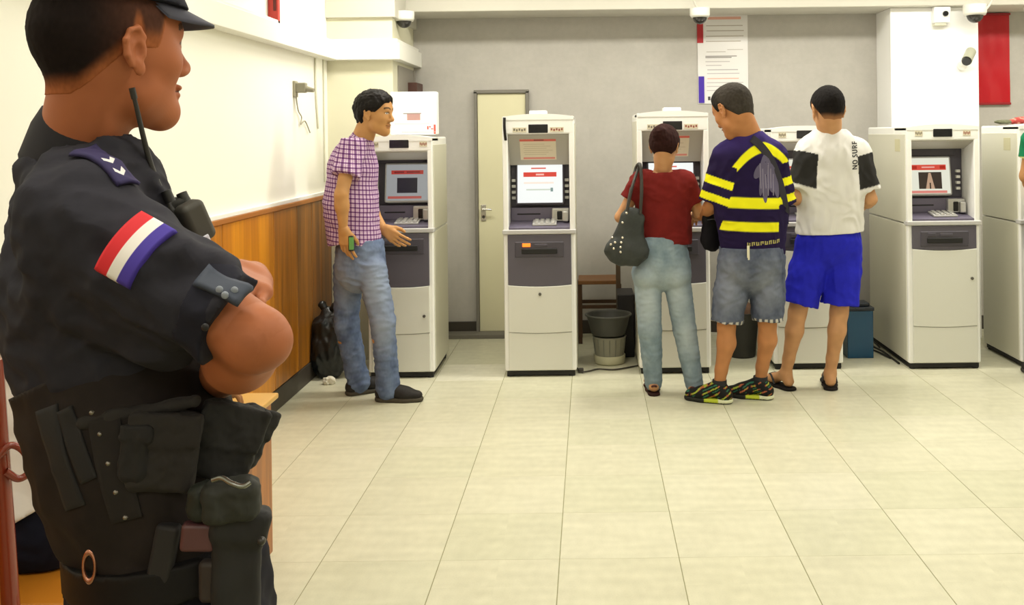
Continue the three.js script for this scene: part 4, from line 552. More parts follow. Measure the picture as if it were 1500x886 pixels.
// ------------------------------------------------------------------ man in the striped rugby shirt
{
  const d = 5.42, f = facing(112), p = (x, y, dd = d) => at(x, y, dd), R = rightOf(f);
  const J = { head: p(1074, 163, 5.34), neck: p(1096, 200, 5.40), chest: p(1098, 262, 5.40), pelvis: p(1101, 372, 5.42), shL: p(1062, 232, 5.40), shR: p(1134, 232, 5.42), elL: p(1044, 297, 5.42), wrL: p(1030, 318, 5.62), elR: p(1146, 300, 5.44), wrR: p(1120, 318, 5.66), hipL: p(1075, 395, 5.42), hipR: p(1125, 395, 5.43), knL: p(1064, 478, 5.40), knR: p(1124, 474, 5.42), anL: p(1054, 562, 5.43), anR: p(1114, 556, 5.5) };
  J.anL.y = J.anR.y = 0.1;
  const fL = facing(158), fR = facing(162);
  const P = person({ J, f, base: p(1080, 590, d), girth: 1.06, skin: '#b87e50', headB: basis(facing(128), 0.5), headS: 1.12, legS: 0.9, cell: 0.011, footL: null, footR: null, calfL: facing(150), calfR: facing(150), neckR: 0.06, hands: [handField(J.wrL, f, UP, R, [0.5, 0.5, 0.5, 0.5]), handField(J.wrR, f, UP, R.clone().negate(), [0.5, 0.5, 0.5, 0.5])] }, 'heavy set man in dark striped rugby shirt and denim shorts, head bowed to the side');
  const torso = union([ecap(p(1103, 362, 5.43), p(1101, 300, 5.42), 0.188, 0.2, f, 0.76), ecap(p(1101, 300, 5.42), p(1098, 248, 5.4), 0.2, 0.19, f, 0.7), cap(p(1066, 232, 5.4), p(1130, 230, 5.42), 0.07, 0.068), cap(p(1096, 212, 5.4), p(1070, 228, 5.4), 0.066, 0.06), cap(p(1096, 212, 5.4), p(1128, 226, 5.42), 0.066, 0.06), cap(p(1096, 214, 5.4), p(1094, 193, 5.39), 0.078, 0.062)], 0.06);
  const sl = (s) => { const a = J['sh' + s], b = J['el' + s], e = lerp(a, b, 0.99); return cut(cap(a, add(e, dirTo(a, b), 0.05), 0.074, 0.078), e, dirTo(a, b)); };
  const hemY = p(1100, 371, 5.3).y, all = union([torso, sl('L'), sl('R')], 0.025);
  const shirt = keep(bend(all, folds(0.006, 12, 10, 21)), (x, y, z) => Math.max(hemY + 0.05 * Math.sin(x * 9 + 1.3) * 0.4 - y, Math.max(y - J.neck.y - 0.03, 0.056 - Math.hypot(x - J.neck.x + 0.01, (y - J.neck.y - 0.035) * 1.1, z - J.neck.z))));
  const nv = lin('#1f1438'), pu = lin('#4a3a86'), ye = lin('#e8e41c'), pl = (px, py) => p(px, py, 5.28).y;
  const ys = [[pl(1100, 338.5), pl(1100, 326.5)], [pl(1100, 304.5), pl(1100, 290.5)]];
  const armA = J.shL, armB = J.elL, armD = dirTo(armA, armB), armN = armA.distanceTo(armB), armC = J.shR, armE = dirTo(J.shR, J.elR);
  const stripeC = (x, y, z) => {
    const u = ((x - armA.x) * armD.x + (y - armA.y) * armD.y + (z - armA.z) * armD.z) / armN, onL = x - (armA.x + (armB.x - armA.x) * u) < 0.058 && u > 0.1 && x < p(1074, 250, 5.4).x;
    const u2 = ((x - armC.x) * armE.x + (y - armC.y) * armE.y + (z - armC.z) * armE.z) / armN, onR = x > p(1136, 250, 5.4).x && u2 > 0.1; let k = 0; const w = 0.007, bnd = (v, a, b) => sstep(a - w, a, v) * sstep(b + w, b, v);
    if (onL) k = Math.max(bnd(u, 0.42, 0.58), bnd(u, 0.78, 0.93)); else if (onR) k = Math.max(bnd(u2, 0.42, 0.58), bnd(u2, 0.78, 0.93));
    else { for (const [a, b] of ys) k = Math.max(k, bnd(y + (x - J.pelvis.x) * 0.045, a, b)); const cx = x - p(1116, 226, 5.4).x, yy = y - p(1110, 214, 5.3).y + cx * cx * 3.4 + (cx < 0 ? -cx * 0.1 : cx * 0.25); k = Math.max(k, bnd(yy, -0.03, 0.018) * sstep(-0.2, -0.17, cx)); }
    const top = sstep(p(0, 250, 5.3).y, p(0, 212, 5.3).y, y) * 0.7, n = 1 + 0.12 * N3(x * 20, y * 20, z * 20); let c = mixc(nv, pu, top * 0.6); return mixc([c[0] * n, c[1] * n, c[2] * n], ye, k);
  };
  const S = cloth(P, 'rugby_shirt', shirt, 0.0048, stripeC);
  const art = canvasTex(128, 200, (g, w, h) => { g.clearRect(0, 0, w, h); g.fillStyle = '#575168'; for (const [x, y, a2, b2, t2] of [[30, 70, 16, 34, 0.5], [50, 60, 18, 58, 0.15], [58, 140, 12, 58, -0.05], [84, 86, 20, 72, -0.1], [104, 120, 14, 60, -0.2], [44, 110, 10, 60, 0.1]]) { g.beginPath(); g.ellipse(x, y, a2, b2, t2, 0, Math.PI * 2); g.fill(); } g.strokeStyle = '#7b7588'; g.lineWidth = 4; for (let i = 0; i < 6; i++) { g.beginPath(); g.moveTo(34 + i * 12, 40 + (i % 3) * 22); g.lineTo(40 + i * 11, 140 + (i % 2) * 30); g.stroke(); } });
  wpart('shirt_print', patch(shirt, p(1127, 262, 5.2), V(0.085, 0, 0), V(0.006, 0.135, 0), V(0, 0, -1), 14, 20), cutPrint(art), P.t, S, 'faded grey figure print on the back');
  const word = canvasTex(256, 48, (g, w, h) => { g.clearRect(0, 0, w, h); g.fillStyle = '#a59d5e'; for (let i = 0; i < 8; i++) { g.fillRect(6 + i * 31, 8, 8, 32); g.fillRect(6 + i * 31, i % 2 ? 8 : 32, 24, 8); g.fillRect(20 + i * 31, 12, 8, 18 + (i % 3) * 5); } });
  wpart('hem_print', patch(shirt, p(1124, 358.5, 5.2), V(0.1, 0.006, 0), V(0, 0.0155, 0), V(0, 0, -1), 14, 4), cutPrint(word), P.t, S);
  wpart('collar', new THREE.TorusGeometry(0.062, 0.011, 10, 36).rotateX(Math.PI / 2).rotateZ(0.12).translate(J.neck.x - 0.004, J.neck.y + 0.028, J.neck.z), mat('#c9c08c', 0.8), P.t, S, 'pale yellowish collar edge');
  const shr = keep(bend(trousersField(J, { f, waist: 0.175, seat: 0.194, squash: 0.8, shorts: 0.93, thigh: 0.092, hemR: 0.082, blend: 0.014 }), folds(0.006, 18, 12, 31)), (x, y, z) => y - p(1100, 360, d).y);
  const dn = denim('#666c7b', '#3f4658', '#8d93a0', [[p(1066, 420, 5.3), 0.14], [p(1125, 420, 5.3), 0.12]]), hL = lerp(J.hipL, J.knL, 0.93), hR = lerp(J.hipR, J.knR, 0.93);
  const SH = cloth(P, 'denim_shorts', shr, 0.0055, (x, y, z, a, b, c) => y < Math.max(hL.y, hR.y) + 0.018 && Math.abs(y - (x < p(1096, 0, d).x ? hL.y : hR.y)) < 0.016 ? (Math.sin(Math.atan2(z - hL.z, x - (x < p(1096, 0, d).x ? hL.x : hR.x)) * 14) > 0 ? lin('#b9b6ae') : lin('#4a4d57')) : dn(x, y, z, a, b, c));
  cloth(P, 'hair', hairField(P.H, shortLine, 0.01, 0.002, 90), 0.0035, (x, y, z) => { const n = 1 + 0.3 * N3(x * 120, y * 60, z * 120); const c = mixc(lin('#3a352f'), lin('#1a1613'), sstep(-0.04, 0.05, P.H.L(x, y, z)[2])); return [c[0] * n, c[1] * n, c[2] * n]; });
  const camo = (x, y, z) => { const w = Math.sin((x * 0.9 - y * 1.5) * 120 + 2.5 * N3(x * 14, y * 14, z * 14)), m = N3(x * 30 + 9, y * 22, z * 30); return w > 0.72 && m > -0.1 ? lin(m > 0.18 ? '#9aa83c' : '#a8603e') : w < -0.85 && m > 0.1 ? lin('#2e6a52') : lin('#1b1b1a'); };
  const soleC = (ax) => (x, y, z) => y < 0.006 ? lin('#191817') : x > ax - 0.015 ? lin('#d9dcba') : x > ax - 0.09 ? lin('#b9c63c') : lin('#2a2a26');
  for (const [a, d2] of [[J.anL, fL], [J.anR, fR]]) { const u = shoe(P, a, d2, 'trainer', camo, soleC(a.x), null, 'black running shoe with orange and green marks', 0.085); wpart('sock', [cyl(V(a.x, 0.08, a.z), V(a.x, 0.125, a.z), 0.041, 0.04, 24)], mat('#232326', 0.9), P.t, u); }
  // cross body strap and pouch
  const pts = [[1070, 232], [1086, 212], [1103, 204], [1124, 226], [1140, 262], [1149, 300]].map(q => { const c = p(q[0], q[1], 5.0); let z = c.z; for (let k = 0; k < 200; k++) { if (shirt(c.x * (z / c.z), 1.5 + (c.y - 1.5) * (z / c.z), z) < 0.004) break; z -= 0.004; } return V(c.x * z / c.z, 1.5 + (c.y - 1.5) * z / c.z, z); });
  const bag = thing('shoulder_pouch', 'small black pouch on a dark strap across the back of the striped rugby shirt', 'bag', V(J.elL.x, 0.9, J.elL.z));
  { const cv = new THREE.CatmullRomCurve3([p(1086, 204, 5.44), ...pts.slice(2), add(p(1150, 330, 5.5), UP, 0)]), N = 60, P2 = [], I = []; for (let i = 0; i <= N; i++) { const c = cv.getPoint(i / N), tn = cv.getTangent(i / N), n = V(0, 0.15, 1).normalize(), b = tn.clone().cross(n).normalize(); for (const [s, k] of [[-1, -0.003], [1, -0.003], [1, 0.003], [-1, 0.003]]) { const v = add(add(c, b, s * 0.021), n, k + 0.002); P2.push(v.x, v.y, v.z); } } for (let i = 0; i < N; i++) for (let k = 0; k < 4; k++) { const a = i * 4 + k, b = i * 4 + (k + 1) % 4; I.push(a, b, b + 4, a, b + 4, a + 4); } const g = new THREE.BufferGeometry(); g.setAttribute('position', new THREE.Float32BufferAttribute(P2, 3)); g.setIndex(I); g.computeVertexNormals(); wpart('strap', g, mat('#2b2932', 0.8), bag); }
  { const c = p(1043, 334, 5.56), fld = bend(ecap(add(c, UP, 0.05), add(c, UP, -0.06), 0.058, 0.07, f, 0.55), folds(0.005, 14, 14, 5)); wpart('pouch', meshField(fld, 0.006, plain('#121016')), clothMat(0.7), bag); wpart('zip', tube([p(1036, 322, 5.5), p(1044, 321, 5.49), p(1052, 323, 5.5)], 0.003), mat('#3a3a40', 0.5), bag); }
  const k0 = p(1097, 366, 5.24); single('key_lanyard', [rbox(-0.007, 0.007, -0.045, 0.02, 0, 0.004, 0.002), rbox(-0.003, 0.007, -0.062, -0.04, 0.001, 0.004, 0.001)], mat('#d6d2b8', 0.6), 'pale key strap hanging from the pocket of the denim shorts', 'key strap', V(k0.x, k0.y, -5.262));
}
// ------------------------------------------------------------------ woman in the red shirt with her handbag
{
  const d = 5.62, f = facing(86), p = (x, y, dd = d) => at(x, y, dd), R = rightOf(f);
  const J = { head: p(973, 216, 5.57), neck: p(971, 252, 5.6), chest: p(970, 292, 5.6), pelvis: p(970, 380, 5.62), shL: p(936, 270, 5.61), shR: p(1005, 268, 5.61), elL: p(909, 318, 5.62), wrL: p(930, 326, 5.84), elR: p(1024, 312, 5.64), wrR: p(1016, 320, 5.86), hipL: p(948, 400, 5.62), hipR: p(990, 400, 5.62), knL: p(952, 482, 5.6), knR: p(1003, 482, 5.6), anL: p(957, 562, 5.63), anR: p(1016, 558, 5.58) };
  J.anL.y = J.anR.y = 0.085; const fL = facing(92), fR = facing(78);
  const P = person({ J, f, base: p(980, 575, d), girth: 0.86, k: 0.86, legS: 0.86, skin: '#c49266', headB: basis(facing(74), 0.32), headS: 0.95, neckR: 0.048, cell: 0.011, footL: fL, footR: fR, lift: 0.012, bareToes: true, hands: [handField(J.wrL, add(f, UP, 0.2), UP, R, [0.4, 0.4, 0.4, 0.5], 0.9), handField(J.wrR, add(f, UP, 0.3), UP, R.clone().negate(), [0.5, 0.5, 0.5, 0.5], 0.9)] }, 'woman with dark hair in a bun, dark red shirt and light blue jeans');
  const torso = union([ecap(p(975, 352, 5.62), p(972, 318, 5.62), 0.146, 0.138, f, 0.68), ecap(p(972, 318, 5.62), p(970, 282, 5.6), 0.14, 0.156, f, 0.64), cap(p(938, 270, 5.61), p(1003, 268, 5.61), 0.052, 0.052), cap(p(971, 262, 5.61), p(942, 267, 5.61), 0.05, 0.05), cap(p(971, 262, 5.61), p(1000, 266, 5.61), 0.05, 0.05)], 0.05);
  const sl = (s, t2) => { const a = J['sh' + s], b = J['el' + s], e = lerp(a, b, t2); return cut(cap(a, add(e, dirTo(a, b), 0.05), 0.056, 0.058), e, dirTo(a, b)); };
  const hemY = p(975, 358, 5.55).y, all = union([torso, sl('L', 0.45), sl('R', 0.62)], 0.03);
  const shirt = keep(bend(all, folds(0.007, 12, 10, 41)), (x, y, z) => Math.max(hemY - 0.12 * (x - J.pelvis.x) * 0.3 - y, Math.max(y - p(972, 247, d).y, 0.086 - Math.hypot((x - J.neck.x) * 0.75, (y - J.neck.y - 0.045) * 1.15, z - J.neck.z + 0.0))));
  cloth(P, 'shirt', shirt, 0.0055, plain('#6e1f1c', 0.14, 16));
  const jn = bend(trousersField(J, { f, rise: 0.075, waist: 0.142, seat: 0.162, squash: 0.78, thigh: 0.08, knee: 0.066, calf: 0.058, hemR: 0.05, blend: 0.012, over: 0.02, extra: [cap(add(J.hipL, f, -0.025), add(J.hipL, f, -0.03), 0.088), cap(add(J.hipR, f, -0.025), add(J.hipR, f, -0.03), 0.088)] }), folds(0.003, 30, 10, 51));
  cloth(P, 'jeans', keep(jn, (x, y, z) => y - p(970, 345, d).y), 0.0055, denim('#8fa0a9', '#6c7f8a', '#b9c3c6', [[p(950, 440, 5.5), 0.16], [p(995, 430, 5.5), 0.14], [p(1008, 490, 5.5), 0.12]]));
  const hr = union([hairField(P.H, (c, ax) => c < -0.02 ? -0.05 : c < 0.03 ? -0.02 + (ax < 0.07 ? 0.02 : 0) : 0.03 + (c - 0.03) * 1.2, 0.013, 0.003, 70), bend(ell(P.H.h(-0.005, 0.05, -0.115), 0.042, 0.042, 0.036), (x, y, z) => 0.004 * N3(x * 60, y * 60, z * 60))], 0.012);
  const H0 = cloth(P, 'hair', hr, 0.0035, (x, y, z) => { const n = 1 + 0.45 * N3(x * 70, y * 160, z * 70); const c = lin('#2c1613'); return [c[0] * n, c[1] * n, c[2] * n]; });
  wpart('hair_tie', new THREE.TorusGeometry(0.026, 0.006, 8, 24).translate(P.H.h(-0.004, 0.048, -0.1).x, P.H.h(-0.004, 0.048, -0.1).y, P.H.h(-0.004, 0.048, -0.1).z), mat('#5d1f24', 0.7), P.t, H0);
  for (const [a, d2] of [[J.anL, fL], [J.anR, fR]]) { const A0 = V(a.x, 0.006, a.z), Rr = rightOf(d2); const so = keep(union([ecap(add(A0, d2, -0.034), add(A0, d2, 0.06), 0.036, 0.036, UP, 0.5), ecap(add(A0, d2, 0.06), add(A0, d2, 0.165), 0.036, 0.044, UP, 0.5)], 0.02), (x, y, z) => Math.max(-y, y - 0.016)); const ff = wpart('sandal', meshField(so, 0.0045, plain('#2d1713')), clothMat(0.6), P.t); wpart('strap', [tube([add(add(A0, d2, 0.01), Rr, 0.036).setY(0.02), add(A0, d2, -0.062).setY(0.06), add(add(A0, d2, 0.01), Rr, -0.036).setY(0.02)], 0.007), tube([add(add(A0, d2, 0.12), Rr, 0.042).setY(0.016), add(A0, d2, 0.11).setY(0.062), add(add(A0, d2, 0.12), Rr, -0.042).setY(0.016)], 0.009)], mat('#4a1d18', 0.5), P.t, ff); }
  // handbag
  const c = p(921, 352, 5.5), b = thing('handbag', 'dark grey leather handbag with metal studs hanging from the shoulder of the red shirt', 'handbag', V(c.x, 0.7, c.z));
  const bagF = bend(keep(union([ecap(p(926, 322, 5.5), p(918, 366, 5.5), 0.066, 0.092, V(0, 0, 1), 0.52), ecap(p(902, 366, 5.5), p(934, 368, 5.5), 0.055, 0.055, V(0, 0, 1), 0.9)], 0.05), (x, y, z) => y - p(0, 306, 5.5).y), folds(0.006, 10, 12, 61));
  wpart('bag_body', meshField(bagF, 0.005, plain('#3b3e3c', 0.18, 22)), clothMat(0.5), b);
  const st = []; for (const [x, y] of [[897, 348], [901, 355], [895, 358], [899, 364], [912, 348], [910, 355], [909, 362], [909, 369], [918, 312], [941, 309], [912, 326]]) { const q = p(x, y, 5.3); let z = q.z, ok = false; for (let k = 0; k < 120; k++) { if (bagF(q.x * z / q.z, 1.5 + (q.y - 1.5) * z / q.z, z) < 0.001) { ok = true; break; } z -= 0.003; } if (ok) wpart('stud', new THREE.SphereGeometry(0.0075, 10, 8).translate(q.x * z / q.z, 1.5 + (q.y - 1.5) * z / q.z, z + 0.002), mat('#d8d2c0', 0.25, { metalness: 0.7 }), b); }
  for (const dz of [-0.04, 0.045]) wpart('strap', (() => { const top = p(dz > 0 ? 935 : 932, 247, 5.6); return tube([V(p(918, 322, 5.5).x, p(0, 322, 5.5).y, -5.5 + dz * 0.4), V(p(926, 285, 5.5).x, p(0, 285, 5.5).y, -5.53 + dz), V(top.x, top.y + 0.006, top.z + dz * 0.8), V(p(938, 252, 5.5).x, p(0, 252, 5.5).y, -5.545 + dz), V(p(940, 285, 5.5).x, p(0, 285, 5.5).y, -5.5 + dz * 0.7), V(p(938, 324, 5.5).x, p(0, 324, 5.5).y, -5.49 + dz * 0.3)], 0.0085, 8); })(), mat('#35332f', 0.6), b);
}
// ------------------------------------------------------------------ man in the plaid shirt beside the corner machine
{
  const d = 5.6, f = facing(14), p = (x, y, dd = d) => at(x, y, dd), R = rightOf(f);
  const J = { head: p(549, 168, 5.56), neck: p(531, 204, 5.6), chest: p(516, 260, 5.6), pelvis: p(528, 385, 5.6), shR: p(516, 216, 5.47), shL: p(524, 216, 5.74), elR: p(500, 285, 5.36), wrR: p(503, 334, 5.38), elL: p(538, 300, 5.76), wrL: p(562, 335, 5.66), hipR: p(544, 395, 5.53), hipL: p(510, 395, 5.68), knR: p(561, 470, 5.5), knL: p(508, 475, 5.68), anR: p(568, 562, 5.54), anL: p(524, 562, 5.7) };
  J.anR.y = J.anL.y = 0.1; const fR = facing(-4), fL = facing(35);
  const P = person({ J, f, base: p(550, 580, d), girth: 0.9, legS: 0.72, skin: '#c08e58', headB: basis(facing(-14), 0.1), headCell: 0.003, cell: 0.011, footL: null, footR: null, hands: [handField(J.wrR, V(0.12, -1, 0), V(-0.4, 0, 1), V(1, 0.1, 0.3), [0.25, 0.25, 0.35, 0.4], 1, 0.1), handField(J.wrL, V(0.65, -0.45, 0.3), V(0, 0.6, 1), V(0.4, 0.7, 0), [0.25, 0.3, 0.45, 0.5], 1, 0.12)] }, 'young man in purple plaid shirt and blue jeans turning to look over the corner machine');
  const torso = union([ecap(p(519, 355, 5.6), p(514, 300, 5.6), 0.152, 0.15, f, 0.98), ecap(p(514, 300, 5.6), p(517, 246, 5.6), 0.15, 0.152, f, 0.92), cap(J.shR, J.shL, 0.062), cap(p(522, 226, 5.6), p(532, 200, 5.6), 0.085, 0.058)], 0.05);
  const sl = (s, t2) => { const a = J['sh' + s], b = J['el' + s], e = lerp(a, b, t2); return cut(union([cap(a, add(e, dirTo(a, b), 0.05), 0.075, 0.075)]), e, dirTo(a, b)); };
  const hemY = p(520, 360, 5.5).y, all = union([torso, sl('L', 0.75), sl('R', 0.6)], 0.025);
  const shirt = keep(bend(all, folds(0.006, 12, 10, 71)), (x, y, z) => Math.max(hemY + (x - p(520, 0, d).x) * -0.05 + 0.012 * Math.sin(x * 22) - y, Math.max(y - J.neck.y - 0.01, 0.056 - Math.hypot(x - J.neck.x - 0.01, (y - J.neck.y - 0.03) * 1.1, z - J.neck.z))));
  const plaid = dataTex(128, 128, (u, v, i, j) => { const bu = (i % 32) < 13, bv = (j % 32) < 13, tu = (i % 32) > 20 && (i % 32) < 25, tv = (j % 32) > 20 && (j % 32) < 25; let c = [226, 208, 222]; if (bu) c = [c[0] * 0.64, c[1] * 0.5, c[2] * 0.68]; if (bv) c = [c[0] * 0.64, c[1] * 0.5, c[2] * 0.68]; if (tu || tv) c = [c[0] * 0.8, c[1] * 0.7, c[2] * 0.82]; return c; });
  plaid.repeat.set(1 / 0.1, 1 / 0.1);
  const pm = new THREE.MeshPhysicalMaterial({ map: plaid, roughness: 0.9, specularIntensity: 0.3, side: THREE.DoubleSide });
  const S = cloth(P, 'plaid_shirt', shirt, 0.0055, null, pm, null, null, (x, y, z) => [0.17 * Math.atan2(x - J.chest.x, z - J.chest.z), y + 0.1 * (x - J.chest.x)]);
  wpart('collar', (() => { const g = new THREE.CylinderGeometry(0.056, 0.074, 0.05, 28, 2, true, 0.35, 5.6); const q = g.attributes.position; g.rotateY(Math.PI / 2 + 1.0); const inner = g.clone(); inner.scale(0.95, 1, 0.95); const gg = merge([g, inner]); gg.rotateZ(-0.35); gg.translate(J.neck.x + 0.002, J.neck.y + 0.012, J.neck.z); const uv = gg.attributes.uv; for (let i = 0; i < uv.count; i++) uv.setXY(i, uv.getX(i) * 0.4, uv.getY(i) * 0.05); return gg; })(), pm, P.t, S);
  const jn = bend(trousersField(J, { f, rise: 0.08, waist: 0.142, seat: 0.15, squash: 0.95, thigh: 0.084, knee: 0.068, calf: 0.062, hemR: 0.066, blend: 0.012, over: 0.035 }), folds(0.006, 24, 9, 81));
  cloth(P, 'jeans', keep(jn, (x, y, z) => y - p(520, 350, d).y), 0.0055, denim('#7484a2', '#4d5a78', '#a5b0c2', [[p(555, 420, 5.4), 0.2], [p(512, 410, 5.55), 0.15], [p(560, 480, 5.4), 0.14]]));
  const hr = hairField(P.H, (c, ax, a) => (c < -0.05 ? -0.05 : c < 0.0 ? -0.05 + (c + 0.05) * 1.0 + (ax > 0.06 ? 0.02 : 0) : c < 0.035 ? 0.012 : 0.012 + (c - 0.035) * 1.25) + 0.006 * Math.sin(a * 160 + c * 90), 0.017, 0.006, 42);
  cloth(P, 'hair', hr, 0.0035, plain('#15110f', 0.4, 90), clothMat(0.6));
  for (const [a, d2] of [[J.anR, fR], [J.anL, fL]]) shoe(P, a, d2, 'shoe', plain('#2c2a29', 0.2, 60), plain('#4b463c', 0.15, 60), null, 'dark grey canvas shoe', 0.075);
  const q = p(514, 356, 5.36); const ph = thing('phone', 'green and black phone held at the hip of the man in plaid', 'phone', V(q.x, q.y, q.z)); part('case', rbox(-0.014, 0.014, -0.045, 0.04, -0.035, 0.005, 0.006), mat('#1d241f', 0.4), ph); part('back_cover', rbox(-0.01, 0.016, -0.036, 0.032, -0.002, 0.0075, 0.003), mat('#5f9a55', 0.4), ph);
}
// ------------------------------------------------------------------ arm of the person at the picture edge
{
  const d = 5.86, f = facing(96), p = (x, y, dd = d) => at(x, y, dd), R = rightOf(f);
  const J = { head: p(1546, 152, 5.8), neck: p(1547, 190, 5.84), pelvis: p(1547, 340, 5.86), shL: p(1513, 206), shR: p(1582, 206), elL: p(1503, 258, 5.88), wrL: p(1520, 290, 6.08), elR: p(1594, 275), wrR: p(1575, 292, 6.06), hipL: p(1527, 358), hipR: p(1566, 358), knL: p(1526, 450), knR: p(1568, 450), anL: p(1527, 545), anR: p(1570, 545) };
  J.anL.y = J.anR.y = 0.1;
  const P = person({ J, f, base: p(1547, 565, d), skin: '#b58355', headB: basis(f, 0.3), footL: null, footR: null, headCell: 0.005, handCell: 0.004, hands: [handField(J.wrL, f, UP, R), handField(J.wrR, f, UP, R.clone().negate())] }, 'person in a green shirt at the picture edge, only sleeve and elbow showing');
  const sl = (s) => { const a = J['sh' + s], b = J['el' + s], e = lerp(a, b, 0.5); return cut(cap(a, add(e, dirTo(a, b), 0.05), 0.062, 0.064), e, dirTo(a, b)); };
  const torso = union([ecap(p(1547, 345), p(1547, 240), 0.165, 0.18, f, 0.66), cap(J.shL, J.shR, 0.058), cap(p(1547, 212), p(1547, 196), 0.08, 0.062), sl('L'), sl('R')], 0.035);
  cloth(P, 'shirt', keep(bend(torso, folds(0.006, 10, 12, 91)), (x, y, z) => Math.max(p(0, 350).y - y, y - J.neck.y - 0.03)), 0.008, (x, y, z) => { const e = lerp(J.shL, J.elL, 0.44).y; return y < e && x < p(1530, 0).x ? lin('#d9d492') : lin('#167048'); });
  cloth(P, 'trousers', keep(trousersField(J, { f, thigh: 0.092, knee: 0.07, calf: 0.064 }), (x, y, z) => y - p(0, 338).y), 0.009, plain('#2c3040'));
  cloth(P, 'hair', hairField(P.H, shortLine, 0.01), 0.005, plain('#1a1512'));
  for (const a of [J.anL, J.anR]) shoe(P, a, f, 'shoe', plain('#242220'), plain('#3a3733'));
}
// ------------------------------------------------------------------ low wooden cabinet, chair and seated person behind the guard
{
  const t = thing('wooden_cabinet', 'low varnished wooden cabinet against the left wall, mostly hidden by the guard', 'cabinet', V(-1.42, 0, -3.22));
  const wd = (() => { const tx = dataTex(128, 256, (u, v) => { const g = N3(u * 18, v * 2, 40) * 0.5 + N3(u * 60, v * 4, 44) * 0.4; const k = clamp(0.5 + g, 0, 1); return [184 - 62 * k, 112 - 46 * k, 34 - 14 * k]; }); tx.repeat.set(2, 1); return new THREE.MeshPhysicalMaterial({ map: tx, roughness: 0.35 }); })();
  const topY = at(385, 577, 3.45).y; part('carcass', uvMetres(rbox(-0.28, 0.29, 0.04, topY - 0.02, -0.23, 0.05, 0.006)), wd, t); part('top', uvMetres(rbox(-0.3, 0.31, topY - 0.02, topY, -0.25, 0.07, 0.006)), mat('#c99a4a', 0.3), t); part('plinth', box(-0.26, 0.27, 0, 0.042, -0.21, 0.03), mat('#3b2816', 0.5), t);
  for (const x of [-0.15, 0.15]) { const dr = part('door', uvMetres(rbox(x - 0.13, x + 0.13, 0.06, topY - 0.04, 0.048, 0.064, 0.004)), wd, t); part('knob', new THREE.SphereGeometry(0.013, 12, 8).translate(x - Math.sign(x) * 0.1, topY * 0.6, 0.075), mat('#8a6a3a', 0.3, { metalness: 0.6 }), dr); }
}
